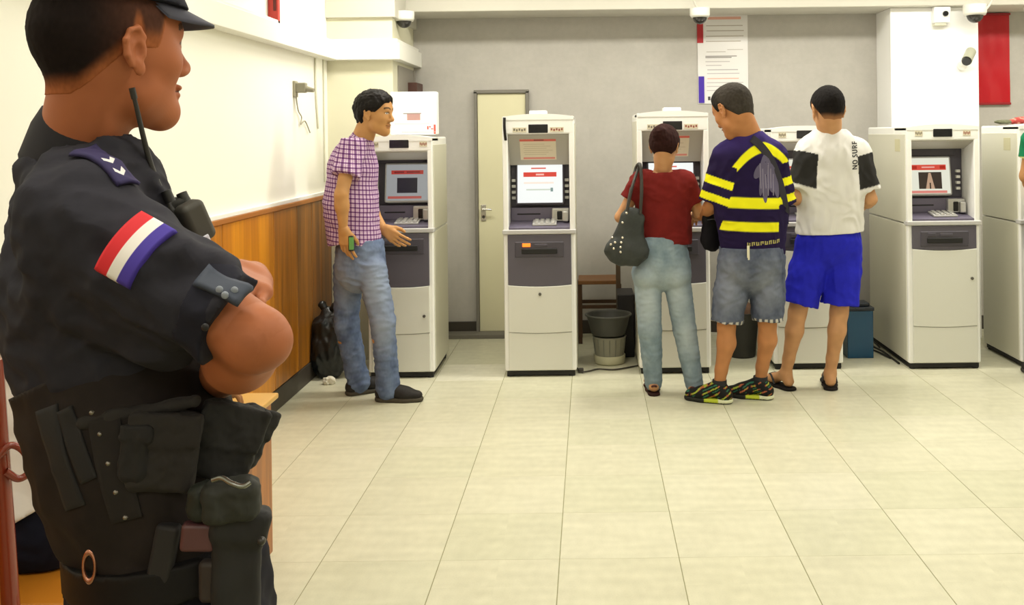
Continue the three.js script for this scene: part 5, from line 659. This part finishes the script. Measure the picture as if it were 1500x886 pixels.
{
  const red = new THREE.MeshPhysicalMaterial({ color: C('#7a2a16'), roughness: 0.22, clearcoat: 0.6 }), seatM = mat('#b5721f', 0.35);
  const s = at(75, 845, 2.45), t = thing('wooden_armchair', 'red-brown wooden armchair with curved arm behind the guard', 'chair', V(s.x, 0, s.z)), sy = 0.45, g = [[-0.24, 0.22], [0.24, 0.22], [-0.24, -0.22], [0.24, -0.22]];
  part('seat', rbox(-0.25, 0.25, sy - 0.03, sy, -0.24, 0.24, 0.012), seatM, t);
  const loc = (x, y, d) => at(x, y, d).sub(V(s.x, 0, s.z));
  { const a = loc(-6, 560, 2.16), b = loc(20, 900, 2.16), q = dirTo(a, b); part('post', cyl(add(a, q, -0.05), V(b.x + 0.02, 0, b.z), 0.018, 0.02, 20), red, t, 'glossy front post'); }
  for (const [x, z] of [[0.23, 0.21], [-0.23, -0.21], [0.23, -0.21]]) part('leg', cyl(V(x, 0, z), V(x, sy - 0.02, z), 0.018, 0.022, 16), red, t);
  part('arm', tube([loc(-2, 668, 2.14), loc(16, 652, 2.15), loc(34, 660, 2.16), loc(44, 690, 2.17), loc(28, 701, 2.16), loc(8, 690, 2.14)], 0.008, 10, 60), red, t, 'curved bentwood arm');
  part('back_rail', [tube([V(-0.25, sy, -0.22), V(-0.27, 0.7, -0.24), V(-0.28, 0.85, -0.25)], 0.015, 10), tube([V(-0.25, sy, 0.2), V(-0.27, 0.7, 0.2), V(-0.28, 0.85, 0.2)], 0.015, 10), tube([V(-0.28, 0.85, -0.25), V(-0.3, 0.87, 0), V(-0.28, 0.85, 0.2)], 0.016, 10)], red, t);
  // the seated person
  const f = facing(62), R = rightOf(f), p = (x, y, d) => at(x, y, d), hp = p(66, 786, 2.5);
  const nk = add(V(hp.x, 1.07, hp.z), f, 0.06), J = { pelvis: V(hp.x, 0.55, hp.z), neck: nk, head: add(add(nk, UP, 0.11), f, 0.05), shR: add(add(nk, R, 0.17), UP, -0.05), shL: add(add(nk, R, -0.17), UP, -0.05) };
  J.elR = add(add(J.shR, UP, -0.26), f, 0.1); J.elL = add(add(J.shL, UP, -0.26), f, 0.1); J.wrR = add(add(J.elR, f, 0.22), R, -0.06); J.wrL = add(add(J.elL, f, 0.22), R, 0.06);
  J.hipR = add(J.pelvis, R, 0.09); J.hipL = add(J.pelvis, R, -0.09); J.knR = add(add(J.hipR, f, 0.43), UP, 0.0); J.knL = add(add(J.hipL, f, 0.43), UP, 0); J.anR = add(J.knR, f, -0.01).setY(0.1); J.anL = add(J.knL, f, 0.0).setY(0.1); J.chest = lerp(J.pelvis, J.neck, 0.68);
  const P = person({ J, f, base: J.pelvis, skin: '#a8744a', headB: basis(f, 0.2), headCell: 0.004, handCell: 0.004, girth: 0.9, headS: 0.98, hands: [handField(J.wrR, f, UP, R.clone().negate()), handField(J.wrL, f, UP, R)] }, 'person in white shirt and dark trousers sitting on the wooden armchair behind the guard');
  const sl = (s) => { const a = J['sh' + s], b = J['el' + s], w = J['wr' + s]; const e = lerp(b, w, 0.75); return cut(union([cap(a, b, 0.062, 0.052), cap(b, e, 0.052, 0.045)], 0.02), e, dirTo(b, w)); };
  const sh = union([ecap(add(J.pelvis, UP, -0.0), lerp(J.pelvis, J.chest, 0.6), 0.195, 0.165, f, 0.9), ecap(lerp(J.pelvis, J.chest, 0.6), J.chest, 0.16, 0.168, f, 0.72), cap(J.shL, J.shR, 0.058), cap(lerp(J.chest, J.neck, 0.6), J.neck, 0.09, 0.06), sl('L'), sl('R')], 0.04);
  const hm = p(45, 752, 2.36); cloth(P, 'shirt', keep(bend(sh, folds(0.009, 10, 9, 13)), (x, y, z) => Math.max(hm.y + (x - hm.x) * 0.55 * (x > hm.x - 0.2 ? 1 : 0) - y, y - J.neck.y - 0.02)), 0.007, plain('#e8e6e2', 0.05, 12));
  const tf = [ecap(add(J.pelvis, UP, 0.1), add(J.pelvis, UP, 0.0), 0.16, 0.175, f, 0.9)]; for (const s of ['L', 'R']) { tf.push(cap(J['hip' + s], J['kn' + s], 0.095, 0.078), cap(J['kn' + s], J['an' + s], 0.078, 0.068)); }
  cloth(P, 'trousers', keep(bend(union(tf, 0.03), folds(0.006, 14, 12, 17)), (x, y, z) => Math.max(sy + 0.002 - y > 0 && x < J.knR.x - 0.1 ? sy + 0.002 - y : -1, y - J.pelvis.y - 0.12)), 0.007, plain('#171a28', 0.2, 18));
  cloth(P, 'hair', hairField(P.H, shortLine, 0.01), 0.004, plain('#1a1512'));
  for (const s of ['L', 'R']) shoe(P, J['an' + s], f, 'shoe', plain('#1f1c1a'), plain('#2b2724'));
}
// ------------------------------------------------------------------ the guard
{
  const f = facing(36), R = rightOf(f), p = (x, y, d) => at(x, y, d), NEG = V(0, 0, -1);
  const hb = basis(facing(51), -0.03, 0.0), ho = p(166, 80, 1.385);
  const J = { head: ho, neck: p(116, 236, 1.40), chest: p(136, 400, 1.42), pelvis: p(250, 905, 1.40), shR: p(118, 322, 1.275), elR: p(376, 497, 1.195), wrR: p(318, 556, 1.40), shL: p(128, 318, 1.585), elL: p(322, 500, 1.70), wrL: p(352, 462, 1.42) };
  J.hipR = add(add(J.pelvis, R, 0.085), UP, -0.06); J.hipL = add(add(J.pelvis, R, -0.085), UP, -0.06);
  J.knR = add(J.hipR, f, 0.05).setY(0.48); J.knL = add(J.hipL, f, 0.06).setY(0.48); J.anR = add(J.knR, f, -0.02).setY(0.1); J.anL = add(J.knL, f, 0.0).setY(0.1);
  const handR = handField(J.wrR, V(-0.15, 0.12, -1), add(f, UP, 0.3), UP, [0.25, 0.3, 0.3, 0.35], 1.02), handL = handField(p(368, 408, 1.36), p(348, 424, 1.2).sub(p(368, 408, 1.36)), V(0.5, 0.85, 0.0), V(-0.8, 0.4, 0), [0.4, 0.45, 0.45, 0.5], 1.0, 0.1);
  // bare forearms get their own fine bones: heavy elbow, thick forearm
  const P = person({ J, f, base: V(J.pelvis.x, 0, J.pelvis.z), skin: '#b46c46', headB: hb, headS: 0.935, earS: 0.95, headCell: 0.002, neckR: 0.056, cell: 0.006, handCell: 0.002, girth: 0.88, q: 1.1, brow: '#1c110c', hands: [handR, handL,
    union([cap(lerp(J.shR, J.elR, 0.6), J.elR, 0.046, 0.036), ell(add(J.elR, V(0.006, -0.004, 0.0)), 0.034, 0.03, 0.034), cap(add(J.elR, V(-0.012, 0.0, -0.01)), lerp(J.elR, J.wrR, 0.4), 0.036, 0.043), cap(lerp(J.elR, J.wrR, 0.35), J.wrR, 0.043, 0.028), cap(lerp(J.shR, J.elR, 0.85), lerp(J.elR, J.wrR, 0.25), 0.03, 0.03)], 0.02)] },
    'security guard in dark navy uniform and cap, arms crossed, flag patch on the sleeve');
  const H = P.H, t = P.t;
  // --- shirt
  const C1 = p(140, 330, 1.41), C2 = p(150, 430, 1.42), C3 = p(178, 580, 1.41), navy = plain('#2f2e35', 0.14, 26);
  const torso = union([ecap(C3, C2, 0.152, 0.165, f, 0.78), ecap(C2, C1, 0.162, 0.148, f, 0.66), cap(lerp(J.shR, J.shL, 0.04), lerp(J.shR, J.shL, 0.96), 0.056), cap(p(128, 275, 1.41), J.neck, 0.074, 0.064), cap(lerp(J.neck, J.shR, 0.45), J.shR, 0.052, 0.06), cap(lerp(J.neck, J.shL, 0.4), J.shL, 0.05, 0.056)], 0.035);
  const cN = V(0.93, -0.37, 0.1).normalize(), cP = p(330, 484, 1.215), aD = dirTo(J.shR, J.elR);
  const slR0 = union([cap(J.shR, lerp(J.shR, J.elR, 0.5), 0.068, 0.055), cap(lerp(J.shR, J.elR, 0.4), add(J.elR, aD, 0.02), 0.056, 0.052), cap(p(126, 400, 1.3), p(240, 470, 1.27), 0.07, 0.055)], 0.03), slR = cut(slR0, cP, cN);
  const aL = dirTo(J.shL, J.elL), slL = cut(cap(J.shL, J.elL, 0.072, 0.06), lerp(J.shL, J.elL, 0.82), aL);
  const fo = folds(0.0075, 11, 8, 3), fo2 = folds(0.0055, 22, 14, 9);
  const crease = (x, y, z) => { // folds running from the armpit and the elbow
    const u = (x - J.shR.x) * aD.x + (y - J.shR.y) * aD.y + (z - J.shR.z) * aD.z, v = (x - J.shR.x) * aD.y - (y - J.shR.y) * aD.x; return 0.006 * Math.sin(u * 46 + v * 26 + 4 * N3(x * 9, y * 9, z * 9)) * sstep(0.02, -0.02, Math.abs(u - 0.17) - 0.09) * sstep(-0.01, 0.05, -v + 0.03); };
  const top = (x, y, z) => { const a = J.neck, r = Math.hypot(x - a.x, z - a.z); return Math.min((y - a.y + 0.012) + (x - a.x) * 0.75, 0.09 - r) * 0.8; };
  const all = union([torso, slR, slL], 0.018), shirt = keep(bend(all, (x, y, z) => fo(x, y, z) + fo2(x, y, z) + crease(x, y, z)), (x, y, z) => Math.max(top(x, y, z), p(170, 640, 1.41).y - y));
  const S = cloth(P, 'uniform_shirt', shirt, 0.0042, navy, clothMat(0.82));
  // cuff band, flap tab and buttons
  const band = keep(cut(grow(slR0, 0.004), cP, cN), (x, y, z) => -((x - cP.x) * cN.x + (y - cP.y) * cN.y + (z - cP.z) * cN.z) - 0.036); wpart('cuff', meshField(bend(band, fo2), 0.0032, plain('#24242e', 0.12, 40)), clothMat(0.8), t, S);
  const surf = bend(union([torso, grow(slR0, 0.0045), slL], 0.018), (x, y, z) => fo(x, y, z) + fo2(x, y, z) + crease(x, y, z));
  const onSurf = (x, y, off = 0) => { const q = p(x, y, 1.0); for (let d = 1.0; d < 1.7; d += 0.002) { const c = p(x, y, d); if (surf(c.x, c.y, c.z) < off) return c; } return p(x, y, 1.3); };
  const tc = onSurf(327, 419), tn = normalOf(surf, tc, 0.015), tu = onPlane(V(0.0235, -0.021, 0), tn), tab = wpart('sleeve_tab', patch(surf, tc, tu, tn.clone().cross(tu).normalize().multiplyScalar(0.015), tn.clone().negate(), 10, 6, 0.004, 0.006), mat('#39404f', 0.7), t, S, 'lighter grey-blue buttoned tab');
  for (const [x, y] of [[322, 424], [330, 432], [301, 479], [344, 425]]) { const c = onSurf(x, y, 0.006); wpart('button', new THREE.SphereGeometry(0.0046, 14, 10).scale(1, 1, 0.5).translate(c.x, c.y, c.z + 0.001), mat(x === 301 ? '#17161a' : '#8d94a0', 0.4), t, S); }
  // flag patch: three stripes
  const flag = canvasTex(184, 110, (g, w, h) => { g.fillStyle = '#d8232c'; g.fillRect(0, 0, w, h); g.fillStyle = '#f2ece6'; g.fillRect(0, h * 0.36, w, h * 0.32); g.fillStyle = '#43309c'; g.fillRect(0, h * 0.66, w, h * 0.34); });
  { const sm = grow(union([torso, grow(slR0, 0.0045)], 0.018), 0.004), c = onSurf(195, 361), n = normalOf(sm, c, 0.02), u = onPlane(V(0.019, 0.0385, 0), n), v = n.clone().cross(u).normalize().multiplyScalar(0.0255); wpart('flag_patch', patch(sm, c, u, v, n.clone().negate(), 22, 14, 0.008, 0.009), printMat(flag, 0.75), t, S, 'red, white and blue flag patch'); }
  // collar and rank strip
  { const g = [], tl = 0.45; const ring = (r, y, x0) => { const a = []; for (let i = 0; i <= 40; i++) { const w = i / 40 * Math.PI * 2; a.push([r, w, y, x0]); } return a; };
    const P3 = [], I = [], rows = [[0.066, -0.035], [0.064, 0.012], [0.062, 0.034], [0.066, 0.037], [0.073, 0.014], [0.083, -0.03], [0.08, -0.036]];
    rows.forEach(([r, y]) => { for (let i = 0; i <= 48; i++) { const w = i / 48 * Math.PI * 2, cx = Math.cos(w), cz = Math.sin(w), fw = f.x * cx + f.z * cz; const rr = r * (1 - 0.16 * Math.max(0, -fw) * (y < 0 ? 1 : 0.5)), drop = -0.038 * fw - (fw > 0.5 ? (fw - 0.5) * 0.03 : 0); P3.push(J.neck.x - 0.006 + rr * 1.06 * cx + (y + drop) * 0.35, J.neck.y + 0.004 + y + drop, J.neck.z + rr * cz); } });
    for (let j = 0; j < rows.length - 1; j++) for (let i = 0; i < 48; i++) { const a = j * 49 + i; I.push(a, a + 1, a + 50, a, a + 50, a + 49); } const gg = new THREE.BufferGeometry(); gg.setAttribute('position', new THREE.Float32BufferAttribute(P3, 3)); gg.setIndex(I); gg.computeVertexNormals(); wpart('collar', gg, new THREE.MeshPhysicalMaterial({ color: C('#232127'), roughness: 0.85, side: THREE.DoubleSide }), t, S); }
  const chev = canvasTex(220, 90, (g, w, h) => { g.fillStyle = '#2a2150'; g.fillRect(0, 0, w, h); g.fillStyle = '#e6e2de'; for (const x of [92, 148]) { g.beginPath(); g.moveTo(x, 26); g.lineTo(x + 18, 20); g.lineTo(x + 44, 50); g.lineTo(x + 26, 72); g.lineTo(x + 8, 68); g.lineTo(x + 24, 48); g.fill(); } });
  const rc = onSurf(158, 236), rn = normalOf(surf, rc, 0.02), ru = onPlane(V(0.026, -0.036, 0.01), rn); wpart('rank_strip', patch(surf, rc, ru, rn.clone().cross(ru).normalize().multiplyScalar(0.018), rn.clone().negate(), 18, 8, 0.005, 0.005), printMat(chev, 0.8), t, S, 'dark violet shoulder strip with white chevrons');
  // --- tactical vest and its pouches
  const W1 = p(150, 520, 1.415), W2 = p(196, 640, 1.41), W3 = p(232, 770, 1.405), brown = plain('#292321', 0.22, 20);
  const vestF = union([ecap(W3, W2, 0.156, 0.16, f, 0.74), ecap(W2, W1, 0.16, 0.158, f, 0.76)], 0.06), vest = keep(bend(vestF, folds(0.005, 14, 9, 33)), (x, y, z) => Math.max(p(240, 790, 1.4).y - y, y - (p(150, 545, 1.4).y + 0.02 - (x - W1.x) * -0.45)));
  const VT = cloth(P, 'tactical_vest', vest, 0.0045, brown, clothMat(0.75));
  const vs = (x, y, off = 0) => { for (let d = 1.0; d < 1.7; d += 0.002) { const c = p(x, y, d); if (vestF(c.x, c.y, c.z) < off) return c; } return p(x, y, 1.3); };
  const tiltQ = (ang, yaw = 0) => new THREE.Quaternion().setFromEuler(new THREE.Euler(0, yaw, ang));
  const boxField = (c, hx, hy, hz, q, r = 0.01) => { const X = V(1, 0, 0).applyQuaternion(q), Y = V(0, 1, 0).applyQuaternion(q), Z = V(0, 0, 1).applyQuaternion(q), g = (x, y, z) => { const px = x - c.x, py = y - c.y, pz = z - c.z, u = Math.abs(px * X.x + py * X.y + pz * X.z) - hx + r, v = Math.abs(px * Y.x + py * Y.y + pz * Y.z) - hy + r, w = Math.abs(px * Z.x + py * Z.y + pz * Z.z) - hz + r; return Math.hypot(Math.max(u, 0), Math.max(v, 0), Math.max(w, 0)) + Math.min(0, Math.max(u, v, w)) - r; }; const R2 = Math.hypot(hx, hy, hz); g.lo = V(c.x - R2, c.y - R2, c.z - R2); g.hi = V(c.x + R2, c.y + R2, c.z + R2); return g; };
  const softBox = (c, w, h, d, q, flap) => { const l = [boxField(c, w / 2, h / 2, d / 2, q, Math.min(0.014, d / 2.2))]; if (flap) l.push(boxField(c.clone().add(V(0, h * (1 - flap) / 2 + 0.003, d * 0.42).applyQuaternion(q)), w * 0.53, h * flap / 2, d * 0.14, q, 0.005)); return meshField(bend(union(l, 0.004), (x, y, z) => 0.0035 * N3(x * 45, y * 30, z * 45) + 0.0018 * N3(x * 110, y * 110, z * 110), 0.01), 0.003); };
  const pouch = (name, x, y, w, h, dep, ang, yaw, m, lab, flap) => { const c = vs(x, y); c.z += dep * 0.2; return wpart(name, softBox(c, w, h, dep, tiltQ(ang, yaw), flap), m, t, VT, lab); };
  const pm = mat('#272321', 0.85), pg = mat('#20211d', 0.8), pb = mat('#1d1b1c', 0.8);
  pouch('pouch', 246, 656, 0.085, 0.1, 0.045, -0.12, 0.25, pm, null, 0.45); pouch('pouch', 205, 660, 0.04, 0.075, 0.035, -0.12, 0.1, pb, null, 0.3);
  pouch('utility_strap', 205, 602, 0.16, 0.018, 0.02, 0.16, 0.1, pm); for (const [x0, y0, x1, y1, w] of [[150, 612, 186, 762, 0.02], [60, 600, 118, 740, 0.018], [92, 600, 140, 700, 0.012]]) { const c = vs((x0 + x1) / 2, (y0 + y1) / 2), n = normalOf(vestF, c, 0.02), a = p(x0, y0, -c.z), b = p(x1, y1, -c.z), u = onPlane(a.sub(b).multiplyScalar(0.5), n), v = n.clone().cross(u).normalize().multiplyScalar(w); wpart('utility_strap', patch(vest, c, u, v, n.clone().negate(), 20, 6, 0.003, 0.005), w > 0.019 ? mat('#211c1a', 0.9) : pb, t, VT); }
  for (const [x, y] of [[137, 603], [149, 634], [161, 677], [172, 719], [186, 756]]) { const c = vs(x, y, 0.016); wpart('snap', new THREE.SphereGeometry(0.0034, 10, 8).translate(c.x, c.y, c.z + 0.004), mat('#8d8780', 0.25, { metalness: 0.8 }), t, VT); }
  // front flap pouch on the belly
  wpart('pouch', softBox(p(330, 645, 1.315), 0.082, 0.1, 0.05, tiltQ(-0.32, 0.4), 0.6), mat('#222120', 0.85), t, VT, 'dark grey flap pouch on the belly');
  wpart('pouch', softBox(p(362, 640, 1.36), 0.05, 0.085, 0.04, tiltQ(-0.5, 0.7), 0.5), mat('#292827', 0.85), t, VT);
  // --- belt, holster, trousers
  const beltF = union([ecap(p(238, 800, 1.4), p(240, 806, 1.4), 0.163, 0.163, f, 0.75)], 0.01); const by = p(238, 800, 1.4).y;
  wpart('belt', meshField(keep(bend(grow(ecap(p(236, 770, 1.4), p(246, 850, 1.4), 0.158, 0.163, f, 0.78), 0.006), () => 0), (x, y, z) => Math.abs(y - by - (x - J.pelvis.x) * 0.12) - 0.024), 0.0045, plain('#1d1b1b', 0.15, 40)), clothMat(0.5), t);
  const tr = bend(trousersField(J, { f, rise: 0.1, waist: 0.15, seat: 0.165, squash: 0.85, thigh: 0.098, knee: 0.082, calf: 0.078, hemR: 0.07 }), folds(0.007, 14, 9, 44)); cloth(P, 'trousers', keep(tr, (x, y, z) => y - by), 0.006, plain('#201f27', 0.14, 20), clothMat(0.85));
  for (const s of ['L', 'R']) shoe(P, J['an' + s], f, 'boot', plain('#161515'), plain('#0f0f0f'), null, null, 0.12);
  const hol = (geo, name, m, lab, par) => wpart(name, geo, m, t, par ?? t, lab);
  const hx = p(338, 732, 1.245); { const g = softBox(hx, 0.07, 0.052, 0.045, tiltQ(0.02, 0.3)); const H1 = hol(g, 'radio_pouch', mat('#2a2b26', 0.7), 'olive grey box pouch on the belt'); const c2 = p(297, 732, 1.25), lid = softBox(c2, 0.03, 0.05, 0.04, tiltQ(0, -0.35)); hol(lid, 'pouch_side', mat('#1c211b', 0.6), null, H1);
    const clip = tube([p(312, 703, 1.21), p(325, 700, 1.205), p(340, 708, 1.2), p(356, 712, 1.2), p(366, 706, 1.205)], 0.0035, 8); hol(clip, 'clip', mat('#8e8f8a', 0.2, { metalness: 0.8 }), null, H1); }
  { const q = tiltQ(-0.03, 0.35), c = p(346, 850, 1.265), up = (x, y, z) => V(x, y, z).applyQuaternion(q).add(c), g = meshField(bend(union([boxField(c, 0.03, 0.085, 0.019, q, 0.012), boxField(up(0.004, 0.075, 0.004), 0.036, 0.022, 0.02, tiltQ(-0.25, 0.35), 0.01), cap(up(-0.012, 0.09, 0.004), up(0.014, 0.105, 0.006), 0.014, 0.012)], 0.012), (x, y, z) => 0.002 * N3(x * 50, y * 30, z * 50)), 0.003); hol(g, 'holster', mat('#201f20', 0.7), 'black hip holster'); const s2 = p(383, 792, 1.23); hol(new THREE.SphereGeometry(0.0055, 12, 8).translate(s2.x, s2.y, s2.z), 'holster_stud', mat('#4a4845', 0.3, { metalness: 0.6 })); }
  { const c = p(291, 785, 1.25), g = new RoundedBoxGeometry(0.042, 0.036, 0.02, 4, 0.006); g.applyQuaternion(tiltQ(-0.1, 0.2)); g.translate(c.x, c.y, c.z); hol(g, 'belt_pouch', mat('#5e3a3c', 0.4), 'small dull pink belt pouch'); const c2 = p(240, 812, 1.26), g2 = new RoundedBoxGeometry(0.03, 0.08, 0.02, 4, 0.006); g2.applyQuaternion(tiltQ(-0.2, 0.1)); g2.translate(c2.x, c2.y, c2.z); hol(g2, 'belt_pouch', mat('#232021', 0.7)); const c3 = p(315, 850, 1.26); const g3 = new RoundedBoxGeometry(0.04, 0.055, 0.018, 6, 0.008); g3.translate(c3.x, c3.y, c3.z); hol(g3, 'belt_pouch', mat('#332a27', 0.6)); }
  { const a = p(131, 795, 1.26); hol(tube([p(124, 772, 1.29), p(130, 790, 1.27), p(132, 805, 1.265)], 0.004, 8), 'key_strap', mat('#3a2422', 0.7), null); hol(new THREE.TorusGeometry(0.011, 0.0026, 10, 24).scale(0.7, 1.7, 1).translate(p(131, 830, 1.262).x, p(131, 830, 1.262).y, -1.262), 'key_clip', mat('#c98f78', 0.2, { metalness: 0.85 })); }
  // --- cap, hair
  const capShell = keep(grow(H.cranium, 0.017), (x, y, z) => { const [a, b, c] = H.L(x, y, z); return 0.079 - b - c * 0.10; });
  const CP = cloth(P, 'cap', capShell, 0.003, plain('#22222c', 0.12, 40), clothMat(0.8));
  { const P3 = [], I = [], nu = 28, nv = 10; for (let s = 0; s < 2; s++) for (let j = 0; j <= nv; j++) for (let i = 0; i <= nu; i++) { const u = i / nu * 2 - 1, v = j / nv, ang = u * 1.22, r0x = 0.082, r0z = 0.102, ox = Math.sin(ang), oz = Math.cos(ang), reach = v * 0.064 * Math.pow(Math.max(0, Math.cos(u * 1.5)), 0.45); const x = ox * r0x, z = oz * r0z - 0.006 + reach, y = 0.077 - 0.42 * reach - 0.0 - 1.6 * x * x * (0.35 + v); const q = H.h(x, y + (s ? -0.0045 : 0), z); P3.push(q.x, q.y, q.z); }
    const Mn = (nu + 1) * (nv + 1); for (let j = 0; j < nv; j++) for (let i = 0; i < nu; i++) { const a = j * (nu + 1) + i; I.push(a, a + nu + 2, a + 1, a, a + nu + 1, a + nu + 2, Mn + a, Mn + a + 1, Mn + a + nu + 2, Mn + a, Mn + a + nu + 2, Mn + a + nu + 1); } for (let i = 0; i < nu; i++) { const a = nv * (nu + 1) + i; I.push(a, Mn + a, Mn + a + 1, a, Mn + a + 1, a + 1); }
    const g = new THREE.BufferGeometry(); g.setAttribute('position', new THREE.Float32BufferAttribute(P3, 3)); g.setIndex(I); g.computeVertexNormals(); wpart('brim', g, new THREE.MeshPhysicalMaterial({ color: C('#3a3a48'), roughness: 0.7, side: THREE.DoubleSide }), t, CP); }
  const guardLine = (c) => c < -0.075 ? -0.06 : c < -0.012 ? -0.06 + (c + 0.075) / 0.063 * 0.064 : c < 0.004 ? 0.004 + sstep(-0.012, 0, c) * 0.03 : c < 0.012 ? 0.034 - sstep(0.004, 0.012, c) * 0.028 : c < 0.034 ? 0.006 : c < 0.055 ? 0.006 + sstep(0.034, 0.055, c) * 0.05 : 0.056 + (c - 0.055);
  const fade = (x, y, z) => { const [a, b, c] = H.L(x, y, z), k = sstep(-0.075, 0.02, c), low = sstep(-0.03, -0.075, b) * 0.5 + sstep(0.035, 0.0, b) * sstep(-0.02, 0.04, c) * 0.3; const n = 1 + 0.22 * N3(x * 260, y * 120, z * 260) + 0.2 * N3(x * 30, y * 30, z * 30); let q = mixc(lin('#1c1412'), lin('#503226'), k); q = mixc(q, lin('#8a4c30'), low); q = mixc(q, lin('#b0683f'), sstep(0.034, 0, b - guardLine(c)) * 0.92); return [q[0] * n, q[1] * n, q[2] * n]; };
  cloth(P, 'hair', hairField(H, guardLine, 0.004, 0.0008, 130), 0.0022, fade, clothMat(0.85));
  // --- radio with antenna, clipped to the chest; badge
  { const r = thing('handheld_radio', 'black handheld radio with long thin antenna clipped on the chest of the guard', 'radio', p(265, 330, 1.38));
    const a = p(258, 318, 1.37), b = p(194, 132, 1.335), m = p(222, 245, 1.36); const body = new RoundedBoxGeometry(0.05, 0.105, 0.036, 4, 0.008); body.applyQuaternion(tiltQ(0.4, 0.5)); const c = p(272, 342, 1.39); body.translate(c.x, c.y, c.z); wpart('radio_body', body, mat('#2f2e2b', 0.5), r);
    const cv = new THREE.CatmullRomCurve3([a, p(240, 290, 1.365), m, b]), n = 40, gs = []; for (let i = 0; i < n; i++) { const q0 = cv.getPoint(i / n), q1 = cv.getPoint((i + 1) / n); gs.push(cyl(q0, q1, 0.0068 - 0.004 * i / n, 0.0068 - 0.004 * (i + 1) / n, 12)); } gs.push(cyl(add(b, dirTo(m, b), -0.012), add(b, dirTo(m, b), 0.003), 0.0042, 0.0042, 12)); wpart('antenna', gs, mat('#2c2a27', 0.5), r);
    const kn = p(250, 296, 1.355); wpart('knob', cyl(kn, add(kn, V(-0.006, 0.016, 0.002)), 0.0075, 0.007, 14), mat('#1c1b1a', 0.5), r); const k2 = p(272, 297, 1.38); wpart('knob', cyl(k2, add(k2, V(-0.006, 0.014, 0)), 0.008, 0.0075, 14), mat('#26251f', 0.5), r);
    const sp = p(286, 325, 1.37), sg = new RoundedBoxGeometry(0.036, 0.06, 0.03, 4, 0.009); sg.applyQuaternion(tiltQ(0.42, 0.9)); sg.translate(sp.x, sp.y, sp.z); wpart('speaker_microphone', sg, mat('#4a4740', 0.6), r); }
  { const c = p(299, 368, 1.365), g = new RoundedBoxGeometry(0.03, 0.04, 0.006, 3, 0.002); g.applyQuaternion(tiltQ(0.42, 0.95)); g.translate(c.x, c.y, c.z); wpart('name_badge', g, mat('#e2e0ee', 0.5), t, S, 'white name badge'); }
}
scene.traverse(o => { if (o.isMesh) { o.castShadow = true; o.receiveShadow = true; } });
renderer.render(scene, camera);
